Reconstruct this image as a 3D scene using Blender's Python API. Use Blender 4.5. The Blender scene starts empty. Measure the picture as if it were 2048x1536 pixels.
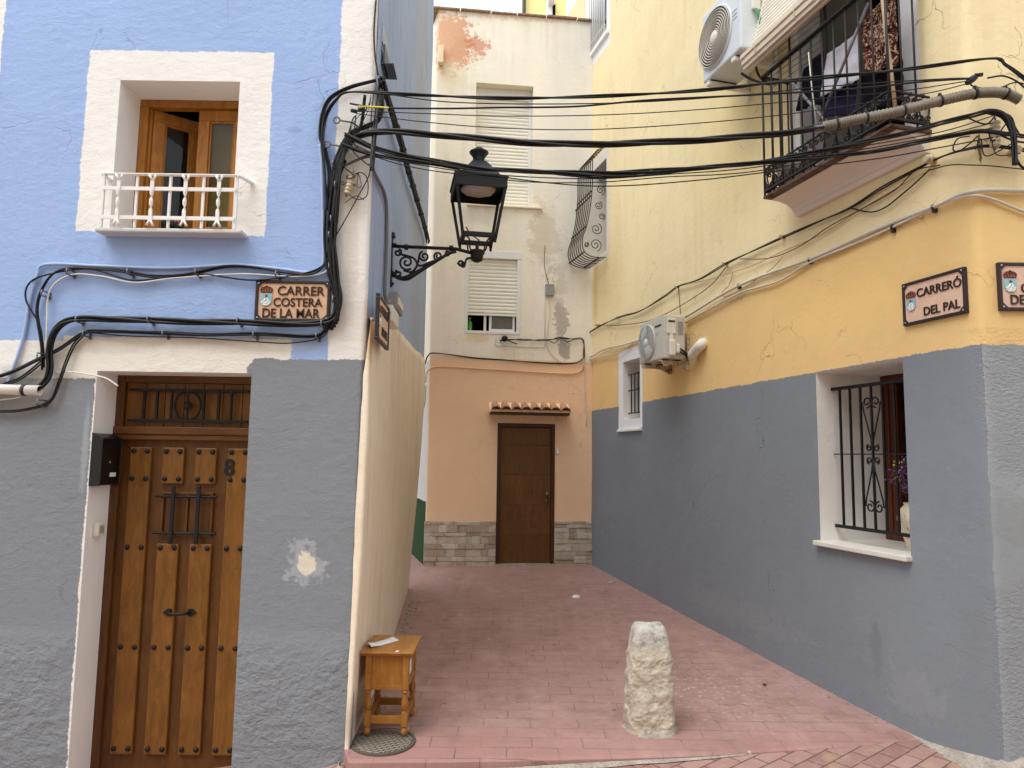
import bpy, bmesh, math, random
import numpy as np
from mathutils import Vector, Matrix, noise
random.seed(7)
sc = bpy.context.scene
col = sc.collection
# ------------------------------------------------------------------ camera
FPX, PITCH, ROLL, CAMH = 1420.0, math.radians(5.83), math.radians(0.82), 1.7
_F = Vector((0, math.cos(PITCH), math.sin(PITCH))); _R0 = Vector((1, 0, 0)); _U0 = _R0.cross(_F)
_R = _R0*math.cos(ROLL) + _U0*math.sin(ROLL); _U = _R.cross(_F)
CAM = Vector((0, 0, CAMH))
cd = bpy.data.cameras.new('camera'); cam = bpy.data.objects.new('camera', cd); col.objects.link(cam)
cam.matrix_world = Matrix(((_R.x, _U.x, -_F.x, CAM.x), (_R.y, _U.y, -_F.y, CAM.y), (_R.z, _U.z, -_F.z, CAM.z), (0, 0, 0, 1)))
cd.sensor_width = 36; cd.lens = FPX/2048*36; cd.clip_end = 2000; cd.clip_start = 0.05
sc.camera = cam
# ------------------------------------------------------------------ light
SUN_EL, SUN_AZ = math.radians(60), math.radians(226)      # azimuth measured clockwise from +Y
w = bpy.data.worlds.new("World"); sc.world = w; w.use_nodes = True
nt = w.node_tree; nt.nodes.clear()
sky = nt.nodes.new('ShaderNodeTexSky'); sky.sky_type = 'NISHITA'; sky.sun_disc = False
sky.sun_elevation = SUN_EL; sky.sun_rotation = SUN_AZ; sky.air_density = 1.5; sky.dust_density = 5; sky.ozone_density = 1
hs = nt.nodes.new('ShaderNodeHueSaturation'); hs.inputs['Saturation'].default_value = 0.06
bg = nt.nodes.new('ShaderNodeBackground'); bg.inputs[1].default_value = 0.15
wo = nt.nodes.new('ShaderNodeOutputWorld')
veil = nt.nodes.new('ShaderNodeMix'); veil.data_type = 'RGBA'; veil.inputs[0].default_value = .88; veil.inputs[7].default_value = (5.2, 5.5, 5.95, 1)   # even cloud cover
nt.links.new(sky.outputs[0], hs.inputs['Color']); nt.links.new(hs.outputs[0], veil.inputs[6]); nt.links.new(veil.outputs[2], bg.inputs[0]); nt.links.new(bg.outputs[0], wo.inputs[0])
sd = bpy.data.lights.new('sun', 'SUN'); sd.energy = 1.5; sd.angle = math.radians(40); sd.color = (1, .98, .95)
so = bpy.data.objects.new('sun', sd); col.objects.link(so)
_sdir = Vector((math.sin(SUN_AZ)*math.cos(SUN_EL), math.cos(SUN_AZ)*math.cos(SUN_EL), math.sin(SUN_EL)))
so.rotation_euler = (-_sdir).to_track_quat('-Z', 'Y').to_euler(); so.location = (0, -6, 12)
sc.view_settings.view_transform = 'Standard'; sc.view_settings.look = 'None'; sc.view_settings.gamma = 1
sc.view_settings.exposure = 0.67
sc.cycles.use_denoising = True; sc.cycles.use_adaptive_sampling = True; sc.cycles.adaptive_threshold = .02
sc.cycles.max_bounces = 8; sc.cycles.diffuse_bounces = 5; sc.cycles.transparent_max_bounces = 16

# ------------------------------------------------------------------ geometry helpers
def ray(x, y): return _F + _R*((x-1024)/FPX) - _U*((y-768)/FPX)
def on_plane(x, y, P0, N):
    d = ray(x, y); return CAM + d*((P0-CAM).dot(N)/d.dot(N))
def on_z(x, y, z): return on_plane(x, y, Vector((0, 0, z)), Vector((0, 0, 1)))
def on_y(x, y, Y): return on_plane(x, y, Vector((0, Y, 0)), Vector((0, 1, 0)))

class Frame:
    """a vertical wall plane: u along, v = height, n outwards"""
    def __init__(s, O, U, N): s.O, s.U, s.N = Vector(O), Vector(U).normalized(), Vector(N).normalized()
    def p(s, u, v, n=0): return s.O + s.U*u + s.N*n + Vector((0, 0, v))
    def q(s, x, y, n=0):
        P = on_plane(x, y, s.O + s.N*n, s.N) - s.O; return (P.dot(s.U), P.z)
    def w(s, x, y, n=0): return on_plane(x, y, s.O + s.N*n, s.N)

D = 4.317; XC = -0.905
L = Frame((XC, D, 0), (1, 0, 0), (0, -1, 0))                    # blue house, street front
_dl = Vector((-0.039, 1, 0)).normalized()
S = Frame((XC, D, 0), _dl, (_dl.y, -_dl.x, 0))                 # blue house, alley side
_dr = Vector((-0.2588, 0.966, 0)).normalized()
CR = Vector((2.691, 4.02, 0))
R = Frame(CR, _dr, (-_dr.y, _dr.x, 0))                          # yellow house, alley side
RF = Frame(CR, (-1, 0, 0), (0, -1, 0))                          # yellow house, street front (u negative to the right)
_ba = math.radians(6.4); _bd = Vector((math.cos(_ba), math.sin(_ba), 0))
BO = Vector((1.12, 9.888, 0)) - _bd*2.268
B = Frame(BO, _bd, (math.sin(_ba), -math.cos(_ba), 0))          # house at the end of the alley
_bs = Vector((-0.36, 1.07, 0)).normalized()
BS = Frame(BO, -_bs, (-_bs.y, _bs.x, 0))                        # its flank in the side passage (u negative going back)

def catmull(pts, per=8):
    pts = [Vector(p) for p in pts]
    if len(pts) < 3: return pts
    P = [pts[0]*2-pts[1]] + pts + [pts[-1]*2-pts[-2]]; out = []
    for i in range(1, len(P)-2):
        a, b, c, d = P[i-1:i+3]
        for k in range(per):
            t = k/per
            out.append(0.5*((2*b)+(c-a)*t+(2*a-5*b+4*c-d)*t*t+(3*b-a-3*c+d)*t**3))
    out.append(pts[-1]); return out

class MB:
    def __init__(s): s.v, s.f, s.uv, s.sm = [], [], [], []
    def quadgrid(s, rows, smooth=True, close=False):
        """rows: list of rows of points"""
        n = len(rows[0]); b = len(s.v)
        for r in rows: s.v += [Vector(p) for p in r]
        for i in range(len(rows)-1):
            for j in range(n if close else n-1):
                k = (j+1) % n
                s.f.append((b+i*n+j, b+i*n+k, b+(i+1)*n+k, b+(i+1)*n+j)); s.sm.append(smooth)
    def poly(s, pts, smooth=False):
        b = len(s.v); s.v += [Vector(p) for p in pts]; s.f.append(tuple(range(b, b+len(pts)))); s.sm.append(smooth)
    def box8(s, c):
        b = len(s.v); s.v += [Vector(p) for p in c]
        for f in ((0,3,2,1),(4,5,6,7),(0,1,5,4),(1,2,6,5),(2,3,7,6),(3,0,4,7)):
            s.f.append(tuple(b+i for i in f)); s.sm.append(False)
        return s
    def fbox(s, F, u0, u1, v0, v1, n0, n1):
        s.box8([F.p(u0,v0,n0),F.p(u1,v0,n0),F.p(u1,v0,n1),F.p(u0,v0,n1),F.p(u0,v1,n0),F.p(u1,v1,n0),F.p(u1,v1,n1),F.p(u0,v1,n1)])
        return s
    def box(s, x0, x1, y0, y1, z0, z1):
        s.box8([(x0,y0,z0),(x1,y0,z0),(x1,y1,z0),(x0,y1,z0),(x0,y0,z1),(x1,y0,z1),(x1,y1,z1),(x0,y1,z1)]); return s
    def prism(s, pts, vec):
        """closed polygon swept by vec"""
        pts = [Vector(p) for p in pts]; n = len(pts); b = len(s.v); vec = Vector(vec)
        s.v += pts + [p+vec for p in pts]
        s.f.append(tuple(b+i for i in range(n))); s.f.append(tuple(b+n+i for i in reversed(range(n)))); s.sm += [False]*2
        for i in range(n):
            j = (i+1) % n; s.f.append((b+i, b+j, b+n+j, b+n+i)); s.sm.append(False)
        return s
    def tube(s, pts, r, n=8, closed=False, cap=True, flat=None):
        pts = [Vector(p) for p in pts]; m = len(pts)
        rr = r if hasattr(r, '__len__') else [r]*m
        T = []
        for i in range(m):
            a = pts[i-1] if (i > 0 or closed) else pts[i]; c = pts[(i+1) % m] if (i < m-1 or closed) else pts[i]
            t = c-a; T.append(t.normalized() if t.length > 1e-9 else Vector((0,0,1)))
        up = Vector((0,0,1)) if abs(T[0].z) < .9 else Vector((0,1,0))
        X = T[0].cross(up).normalized(); rows = []
        for i in range(m):
            X = (X - T[i]*X.dot(T[i])); X = X.normalized() if X.length > 1e-6 else T[i].orthogonal().normalized()
            Y = T[i].cross(X)
            rows.append([pts[i] + (X*math.cos(2*math.pi*k/n) + Y*math.sin(2*math.pi*k/n))*rr[i] for k in range(n)])
        b = len(s.v)
        if closed: rows.append(rows[0])
        s.quadgrid(rows, True, True)
        if cap and not closed:
            s.f.append(tuple(b+k for k in reversed(range(n)))); s.f.append(tuple(b+(m-1)*n+k for k in range(n))); s.sm += [False]*2
        return s
    def lathe(s, prof, O, ax=(0,0,1), n=24, cap=True):
        O = Vector(O); ax = Vector(ax).normalized(); X = ax.orthogonal().normalized(); Y = ax.cross(X)
        b = len(s.v)
        s.quadgrid([[O + ax*h + (X*math.cos(2*math.pi*k/n)+Y*math.sin(2*math.pi*k/n))*max(r,1e-4) for k in range(n)] for r, h in prof], True, True)
        if cap:
            m = len(prof); s.f.append(tuple(b+k for k in reversed(range(n)))); s.f.append(tuple(b+(m-1)*n+k for k in range(n))); s.sm += [False]*2
        return s
    def ball(s, c, r, n=10):
        c = Vector(c); rr = r if hasattr(r, '__len__') else (r, r, r)
        rows = [[c+Vector((rr[0]*math.sin(math.pi*i/n)*math.cos(2*math.pi*k/(n+2)), rr[1]*math.sin(math.pi*i/n)*math.sin(2*math.pi*k/(n+2)), rr[2]*math.cos(math.pi*i/n))) for k in range(n+2)] for i in range(n+1)]
        s.quadgrid(rows, True, True); return s
    def build(s, name, mat, parent=None, base=None, bevel=0, uvf=None, solid=0, subd=0):
        if parent is not None: o0 = ORG[parent.name]
        else: o0 = Vector(base) if base is not None else sum(s.v, Vector())/len(s.v)
        me = bpy.data.meshes.new(name)
        me.from_pydata([tuple(p-o0) for p in s.v], [], s.f)
        me.polygons.foreach_set('use_smooth', s.sm)
        if uvf:
            ul = me.uv_layers.new(name='UVMap'); dat = np.empty(len(me.loops)*2, dtype=np.float32)
            vi = np.empty(len(me.loops), dtype=np.int32); me.loops.foreach_get('vertex_index', vi)
            uvs = np.array([uvf(i, p) for i, p in enumerate(s.v)], dtype=np.float32); ul.data.foreach_set('uv', uvs[vi].ravel())
        me.update()
        if mat: me.materials.append(mat)
        o = bpy.data.objects.new(name, me); col.objects.link(o)
        if parent is not None: o.parent = parent
        else: o.location = o0
        ORG[o.name] = o0
        if bevel:
            md = o.modifiers.new('bevel', 'BEVEL'); md.width = bevel; md.segments = 2; md.limit_method = 'ANGLE'; md.angle_limit = math.radians(40)
        if solid:
            md = o.modifiers.new('solid', 'SOLIDIFY'); md.thickness = solid; md.offset = 0
        if subd:
            md = o.modifiers.new('sub', 'SUBSURF'); md.levels = subd; md.render_levels = subd
        return o
ORG = {}
def tag(o, label, cat, group=None, kind=None):
    if label: o['label'] = label
    if cat: o['category'] = cat
    if group: o['group'] = group
    if kind: o['kind'] = kind
    return o
def thing(name, label, cat, loc, group=None):
    o = bpy.data.objects.new(name, None); col.objects.link(o); o.location = loc; o.empty_display_size = .1
    ORG[o.name] = Vector(loc); return tag(o, label, cat, group)
def struct(o): o['kind'] = 'structure'; return o
def spiral(c, r0, r1, turns, a0=0, sgn=1, n=14):
    m = max(6, int(n*turns)); out = []
    for i in range(m+1):
        t = i/m; r = r0+(r1-r0)*t; a = a0+sgn*2*math.pi*turns*t
        out.append((c[0]+r*math.cos(a), c[1]+r*math.sin(a)))
    return out
def copy_part(o, parent, loc):
    c = o.copy(); col.objects.link(c); c.parent = parent; c.location = loc; ORG[c.name] = ORG[o.name]; return c

# ------------------------------------------------------------------ materials
def srgb(r, g, b):
    f = lambda c: (c/255/12.92) if c/255 <= .04045 else ((c/255+.055)/1.055)**2.4
    return (f(r), f(g), f(b), 1)
class NT:
    def __init__(s, name):
        s.m = bpy.data.materials.new(name); s.m.use_nodes = True; s.t = s.m.node_tree; s.t.nodes.clear()
        s.out = s.t.nodes.new('ShaderNodeOutputMaterial'); s.b = s.t.nodes.new('ShaderNodeBsdfPrincipled')
        s.t.links.new(s.b.outputs[0], s.out.inputs[0])
    def n(s, kind, **kw):
        nd = s.t.nodes.new(kind)
        for k, v in kw.items(): setattr(nd, k, v)
        return nd
    def put(s, sock, v):
        if hasattr(v, 'is_output') or isinstance(v, bpy.types.NodeSocket): s.t.links.new(v, sock)
        else: sock.default_value = v
    def math(s, op, a, b=0.0, c=None, clamp=False):
        nd = s.n('ShaderNodeMath', operation=op, use_clamp=clamp); s.put(nd.inputs[0], a); s.put(nd.inputs[1], b)
        if c is not None: s.put(nd.inputs[2], c)
        return nd.outputs[0]
    def vm(s, op, a, b=None, sc=None):
        nd = s.n('ShaderNodeVectorMath', operation=op); s.put(nd.inputs[0], a)
        if b is not None: s.put(nd.inputs[1], b)
        if sc is not None: s.put(nd.inputs['Scale'], sc)
        return nd.outputs['Value'] if op in ('DOT_PRODUCT', 'LENGTH', 'DISTANCE') else nd.outputs[0]
    def mix(s, f, a, b, mode='MIX'):
        nd = s.n('ShaderNodeMix', data_type='RGBA', blend_type=mode); s.put(nd.inputs[0], f); s.put(nd.inputs[6], a); s.put(nd.inputs[7], b); return nd.outputs[2]
    def noise(s, vec, scale, detail=4, rough=.55, dist=0, color=False):
        nd = s.n('ShaderNodeTexNoise'); s.put(nd.inputs['Vector'], vec); nd.inputs['Scale'].default_value = scale
        nd.inputs['Detail'].default_value = detail; nd.inputs['Roughness'].default_value = rough; nd.inputs['Distortion'].default_value = dist
        return nd.outputs[1] if color else nd.outputs[0]
    def vor(s, vec, scale, feature='F1', out=0):
        nd = s.n('ShaderNodeTexVoronoi', feature=feature); s.put(nd.inputs['Vector'], vec); nd.inputs['Scale'].default_value = scale; return nd.outputs[out]
    def ramp(s, f, lo, hi, a=0.0, b=1.0):
        nd = s.n('ShaderNodeMapRange'); s.put(nd.inputs[0], f)
        for i, v in enumerate((lo, hi, a, b)): nd.inputs[i+1].default_value = v
        return nd.outputs[0]
    def obj(s): return s.n('ShaderNodeTexCoord').outputs['Object']
    def scale(s, vec, v): return s.vm('MULTIPLY', vec, v)
    def bump(s, h, strength=.5, dist=.01):
        nd = s.n('ShaderNodeBump'); s.put(nd.inputs['Strength'], strength); nd.inputs['Distance'].default_value = dist; s.put(nd.inputs['Height'], h)
        s.t.links.new(nd.outputs[0], s.b.inputs['Normal'])
    def done(s, colr, rough=.8, metal=0, spec=.3):
        s.put(s.b.inputs['Base Color'], colr); s.put(s.b.inputs['Roughness'], rough); s.b.inputs['Metallic'].default_value = metal
        s.b.inputs['Specular IOR Level'].default_value = spec; return s.m

def plaster(name, base, zones=(), rough=(), crack=.0, streak=.0, scuff=.0, streakcol=(120,105,85), bumps=1.0, wob=1.0, dirt=.1, varscale=1.0, stroke=0.0):
    m = NT(name); uv = m.n('ShaderNodeUVMap').outputs[0]
    w1 = m.vm('SUBTRACT', m.noise(uv, 5, 3, color=True), (.5,.5,.5)); w2 = m.vm('SUBTRACT', m.noise(uv, 45, 3, color=True), (.5,.5,.5))
    uw = m.vm('ADD', uv, m.vm('ADD', m.vm('SCALE', w1, sc=.022*wob), m.vm('SCALE', w2, sc=.016*wob)))
    def polymask(poly, width=.0025):
        area = sum(poly[i][0]*poly[(i+1)%len(poly)][1]-poly[(i+1)%len(poly)][0]*poly[i][1] for i in range(len(poly)))
        if area < 0: poly = poly[::-1]
        res = None
        for i in range(len(poly)):
            a, b = poly[i], poly[(i+1) % len(poly)]; e = (b[0]-a[0], b[1]-a[1]); l = math.hypot(*e)
            if l < 1e-6: continue
            nx, ny = -e[1]/l, e[0]/l; k = 1/(2*width)
            val = m.math('ADD', m.vm('DOT_PRODUCT', uw, (nx*k, ny*k, 0)), -(nx*a[0]+ny*a[1])*k+.5, clamp=True)
            res = val if res is None else m.math('MINIMUM', res, val)
        return res
    bn = m.noise(uv, 7, 6, .65); bn2 = m.noise(uv, 22, 5, .7)
    def blobmask(c, r, soft=.15, amp=.9):
        d = m.vm('LENGTH', m.vm('MULTIPLY', m.vm('SUBTRACT', uw, (c[0], c[1], 0)), (1/r[0], 1/r[1], 0)))
        d = m.math('ADD', d, m.math('MULTIPLY', m.math('SUBTRACT', m.math('ADD', m.math('MULTIPLY', bn, .6), m.math('MULTIPLY', bn2, .4)), .5), amp*2))
        return m.ramp(d, 1+soft, 1-soft)
    c = srgb(*base)
    if streak:
        sk = m.noise(m.scale(uv, (9, .55, 1)), 1, 5, .7); sk2 = m.noise(uv, 1.1, 3)
        f = m.math('MULTIPLY', m.math('MULTIPLY', m.ramp(sk, .46, .72), m.ramp(sk2, .35, .6)), streak)
        c = m.mix(f, c, srgb(*streakcol))
    for z in zones:
        if z[0] == 'poly': mk = polymask(z[1]); kc = z[2]
        else:
            mk = blobmask(z[1], z[2], z[5] if len(z) > 5 else .15, z[6] if len(z) > 6 else .9); kc = z[3]
            if len(z) > 4: mk = m.math('MULTIPLY', mk, z[4])
        c = m.mix(mk, c, srgb(*kc))
    big = m.noise(uv, .8*varscale, 4, .6); mid = m.noise(uv, 4.5*varscale, 5, .65)
    c = m.mix(1.0, c, m.mix(m.ramp(big, .3, .7), (1-.10*dirt*5,)*3+(1,), (1+.03,)*3+(1,)), 'MULTIPLY')
    c = m.mix(1.0, c, m.mix(m.ramp(mid, .3, .7), (1-.05*dirt*5, 1-.055*dirt*5, 1-.065*dirt*5, 1), (1.02, 1.02, 1.02, 1)), 'MULTIPLY')
    # scattered specks and small chips
    sp = m.ramp(m.noise(uv, 60, 2, .5), .74, .78); c = m.mix(m.math('MULTIPLY', sp, .35), c, srgb(95,90,85))
    if scuff:
        g_ = m.ramp(m.noise(uv, .9, 3, .6), .45, .62)
        sA = m.ramp(m.noise(m.vm('ADD', m.scale(uv, (5, 1.6, 1)), m.vm('SCALE', w1, sc=2.5)), 2.4, 6, .75), .62, .70); c = m.mix(m.math('MULTIPLY', m.math('MULTIPLY', sA, g_), scuff), c, m.mix(.55, c, srgb(214,212,206)))
        sB = m.ramp(m.noise(m.vm('ADD', uv, (5.2, 1.3, 0)), 2.7, 7, .72), .58, .72); c = m.mix(m.math('MULTIPLY', sB, scuff*.7), c, m.mix(.3, c, srgb(92,88,86)))
    h = m.math('ADD', m.math('MULTIPLY', m.noise(uv, 120, 3), .22), m.math('MULTIPLY', m.noise(uv, 16, 7, .62), m.ramp(m.noise(uv, 1.1, 3, .6), .35, .65, .45, 1.2)))
    if stroke:
        h = m.math('ADD', h, m.math('MULTIPLY', m.noise(m.vm('ADD', m.scale(uv, (9, 26, 1)), m.vm('SCALE', w1, sc=3)), 1, 5, .6), m.math('MULTIPLY', m.ramp(m.noise(uv, 1.4, 4, .6), .35, .65, .15, 1.25), stroke)))
    if crack:
        cw = m.vm('ADD', uv, m.vm('ADD', m.vm('SCALE', m.vm('SUBTRACT', m.noise(uv, 1.8, 4, .55, color=True), (.5,.5,.5)), sc=.55), m.vm('SCALE', w2, sc=.012)))
        e = m.vor(cw, 1.15, 'DISTANCE_TO_EDGE'); gate = m.ramp(m.noise(uv, 1.7, 2), .53, .62)
        ck = m.math('MULTIPLY', m.ramp(e, .0038, .0012), gate)
        e2 = m.vor(m.vm('ADD', cw, (7.3, 2.1, 0)), 2.4, 'DISTANCE_TO_EDGE'); g2 = m.ramp(m.noise(uv, 1.7, 3, .5), .58, .66)
        ck2 = m.math('MULTIPLY', m.ramp(e2, .006, .003), m.math('MULTIPLY', g2, .55))
        ck = m.math('MAXIMUM', ck, ck2)
        c = m.mix(m.math('MULTIPLY', ck, crack), c, m.mix(.6, c, srgb(90,72,52)))
        h = m.math('SUBTRACT', h, m.math('MULTIPLY', ck, .35))
    for pl, sc_, amp in rough:
        mk = m.math('MULTIPLY', polymask(pl, .10), m.ramp(m.noise(uv, 3, 4), .25, .6, .55, 1.0))
        rn = m.math('ADD', m.noise(m.scale(uv, (.75, 1.15, 1)), sc_, 5, .55, .4), m.math('MULTIPLY', m.noise(uv, sc_*3.1, 4, .6), .45))
        h = m.math('ADD', h, m.math('MULTIPLY', m.math('MULTIPLY', rn, amp), mk))
    m.bump(h, .55*bumps, .012)
    return m.done(c, .88, 0, .2)

def simple(name, c, rough=.6, metal=0, spec=.4, var=.12, scale=12, bump=.15, bscale=60):
    m = NT(name); o = m.obj()
    n1 = m.noise(o, scale, 5, .6); k = srgb(*c)
    cc = m.mix(m.ramp(n1, .3, .7), tuple(x*(1-var) for x in k[:3])+(1,), tuple(min(1, x*(1+var)) for x in k[:3])+(1,))
    if bump: m.bump(m.noise(o, bscale, 4), bump, .004)
    return m.done(cc, rough, metal, spec)
def rusty(name, c, rust=(110,62,30), amt=.5, rough=.6, scale=9, metal=0):
    m = NT(name); o = m.obj(); n1 = m.noise(o, scale, 6, .7); n2 = m.noise(o, 70, 4)
    f = m.ramp(n1, .62-.25*amt, .72-.2*amt)
    cc = m.mix(f, m.mix(n2, tuple(x*.85 for x in srgb(*c)[:3])+(1,), srgb(*c)), m.mix(n2, srgb(*[x*.6 for x in rust]), srgb(*rust)))
    m.bump(m.math('ADD', n2, f), .3, .003); return m.done(cc, m.ramp(f, 0, 1, rough, .9), metal, .4)
def wood(name, light, dark, axis=2, gscale=1.0, rough=.5, knots=True):
    m = NT(name); o = m.obj()
    geo = m.n('ShaderNodeNewGeometry'); isl = geo.outputs['Random Per Island']
    oo = m.vm('ADD', o, m.vm('SCALE', (3.1, 7.7, 5.3), sc=isl))
    sv = [28*gscale]*3; sv[axis] = 1.6*gscale
    wv = m.vm('ADD', m.scale(oo, tuple(sv)), m.vm('SCALE', m.noise(oo, 2.2*gscale, 3, color=True), sc=5.0))
    g = m.noise(wv, 1, 6, .62, .8); sv2 = [150*gscale]*3; sv2[axis] = 4*gscale
    fine = m.noise(m.scale(oo, tuple(sv2)), 1, 3, .6)
    blot = m.noise(oo, 3.2*gscale, 4, .6)
    f = m.math('ADD', m.math('MULTIPLY', m.ramp(g, .3, .72), .6), m.math('ADD', m.math('MULTIPLY', fine, .2), m.math('MULTIPLY', m.ramp(blot, .3, .7), .25)))
    c = m.mix(f, srgb(*dark), srgb(*light))
    c = m.mix(1.0, c, m.mix(isl, (.86,.84,.82,1), (1.1,1.06,1.0,1)), 'MULTIPLY')
    if knots:
        kv = m.vor(m.scale(oo, tuple(3.4 if i != axis else 1.3 for i in range(3))), 1); c = m.mix(m.math('MULTIPLY', m.ramp(kv, .085, .03), .75), c, srgb(45,20,6))
    m.bump(m.math('ADD', g, fine), .12, .003); return m.done(c, rough, 0, .35)

BLUE = (161,187,231); WHITE = (240,238,233); GREY = (135,141,147); CREAM = (246,233,210)
M = {}
M['iron'] = simple('black_iron', (15,15,16), .55, 0, .4, .3, 30, .3, 90)
M['iron_rust'] = rusty('weathered_iron', (26,25,25), (70,42,28), .45)
M['bow_iron'] = rusty('rusty_iron', (44,36,33), (74,48,36), .6)
M['cable'] = simple('cable_black', (15,15,16), .5, 0, .4, .25, 20, .1)
M['cable_grey'] = simple('cable_grey', (92,90,86), .6, 0, .3, .15, 20, .1)
M['cable_tan'] = simple('cable_tan', (186,160,112), .7, 0, .3, .15, 20, .1)
M['cable_brown'] = simple('cable_brown', (70,50,30), .7, 0, .3, .2, 20, .1)
M['cable_white'] = simple('cable_white', (225,222,214), .6, 0, .3, .08, 20, .1)
M['yellow_tape'] = simple('yellow_tape', (215,205,70), .5)
M['conduit_blue'] = simple('conduit_blue', (168,188,222), .6, 0, .3, .08, 8, .1)
M['conduit_grey'] = simple('conduit_grey', (120,120,120), .6, 0, .3, .1, 8, .1)
M['conduit_white'] = simple('conduit_white', (205,198,184), .55, 0, .35, .1, 7, .1)
M['pvc'] = simple('pvc_pipe', (232,228,220), .4, 0, .4, .05, 4, .05)
M['corr'] = simple('corrugated_conduit', (132,124,112), .6, 0, .3, .15, 14, .15)
M['white_paint'] = simple('white_paint', (238,236,232), .5, 0, .35, .05, 9, .15, 40)
M['white_metal'] = simple('white_metal', (226,226,222), .45, 0, .4, .05, 6, .05)
M['shutter'] = simple('shutter_plastic', (236,233,220), .55, 0, .3, .04, 5, .05)
M['ac_white'] = simple('casing_white', (214,220,224), .45, 0, .4, .05, 5, .05)
M['ac_old'] = rusty('casing_old', (206,203,192), (140,82,30), .12, .5, 7)
M['bracket'] = rusty('bracket_rusty', (196,184,168), (126,70,28), .5, .6, 12)
M['ac_dark'] = simple('vent_dark', (60,60,60), .7)
M['ac_mid'] = simple('vent_grey', (150,148,144), .6)
M['plastic_grey'] = simple('plastic_grey', (150,150,148), .6, 0, .3, .08)
M['plastic_white'] = simple('plastic_white', (222,220,210), .5, 0, .35, .06)
M['black_box'] = simple('black_enamel', (14,14,15), .35, 0, .5, .2, 20, .05)
M['steel'] = simple('steel', (170,170,170), .3, 1, .5, .05, 30, .05)
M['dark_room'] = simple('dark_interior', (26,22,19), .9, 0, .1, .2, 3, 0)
M['room_ochre'] = simple('ochre_interior', (96,84,40), .9, 0, .1, .2, 3, 0)
M['room_grey'] = simple('grey_interior', (112,108,104), .9, 0, .1, .1, 3, 0)
M['porcelain'] = simple('porcelain_insulator', (196,178,150), .4, 0, .5, .15, 30, .1)
M['gasket'] = simple('black_plastic', (24,24,25), .5)
M['clip'] = simple('clip_grey', (110,112,118), .5, .4, .4, .2, 40, .1)
def glass(name, tint=(40,42,40), rough=.04):
    m = NT(name); m.done(srgb(*tint), rough, 0, .8); m.b.inputs['Alpha'].default_value = .28
    return m.m
M['glass'] = glass('window_glass')
def lampglass():
    m = NT('lamp_glass'); m.done((1,1,1,1), .02, 0, .5); m.b.inputs['Alpha'].default_value = .12; return m.m
M['lampglass'] = lampglass()
M['door_wood'] = wood('varnished_door_wood', (150,102,42), (84,53,20), 2, 1, .42)
M['door_frame'] = wood('varnished_frame_wood', (112,72,30), (66,40,15), 2, 1, .42)
M['door_frame_h'] = wood('varnished_rail_wood', (118,76,32), (70,42,16), 0, 1, .42)
M['win_wood'] = wood('window_pine', (190,130,52), (128,78,24), 2, 1, .45)
M['back_door'] = wood('dark_door_wood', (120,80,36), (70,45,18), 2, .8, .5, False)
M['back_frame'] = wood('dark_frame_wood', (84,50,28), (42,22,12), 2, .8, .5, False)
M['table_wood'] = wood('table_pine', (186,132,62), (134,86,30), 2, 1.4, .4)
M['table_top'] = wood('table_top_pine', (190,134,62), (132,84,30), 1, 1.3, .35)
M['redwood'] = wood('reddish_window_wood', (104,50,20), (60,26,10), 2, 1, .45, False)
M['paper'] = simple('paper', (232,234,242), .7, 0, .2, .02)
M['sign_clay'] = simple('sign_clay', (218,178,144), .55, 0, .4, .1, 18, .25, 30)
M['sign_clay_pink'] = simple('sign_clay_pink', (220,186,164), .55, 0, .4, .08, 18, .2, 30)
M['sign_rim'] = simple('sign_rim', (44,34,38), .45, 0, .45, .25, 30, .3, 30)
M['sign_letter'] = simple('sign_letter', (48,26,24), .45, 0, .45, .2, 40, .1)
M['shield_blue'] = simple('shield_blue', (142,186,192), .4, 0, .4, .08)
M['shield_white'] = simple('shield_white', (236,238,236), .4, 0, .4, .05)
M['crown_brown'] = simple('crown_brown', (124,62,44), .5, 0, .4, .25, 60, .2)
M['green_paint'] = simple('green_wire', (40,140,90), .5)

# terracotta
def terracotta():
    m = NT('terracotta_tile'); o = m.obj(); isl = m.n('ShaderNodeNewGeometry').outputs['Random Per Island']
    n1 = m.noise(o, 14, 6, .7); c = m.mix(isl, srgb(160,112,84), srgb(196,160,132)); c = m.mix(m.ramp(n1, .45, .7), c, srgb(120,92,72)); c = m.mix(m.ramp(m.noise(o, 30, 4), .62, .7), c, srgb(214,190,160))
    m.bump(n1, .4, .006); return m.done(c, .9, 0, .15)
M['tile'] = terracotta()
def cladding():
    m = NT('split_stone'); o = m.obj(); isl = m.n('ShaderNodeNewGeometry').outputs['Random Per Island']
    n1 = m.noise(o, 9, 6, .7); n2 = m.noise(o, 40, 5, .65)
    c = m.mix(isl, srgb(168,154,136), srgb(208,202,192)); c = m.mix(m.math('MULTIPLY', m.ramp(n1, .48, .7), .7), c, srgb(158,124,90)); c = m.mix(m.ramp(n2, .55, .75), c, srgb(200,192,180))
    m.bump(m.math('ADD', n1, n2), .8, .012); return m.done(c, .9, 0, .15)
M['stone'] = cladding()
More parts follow.
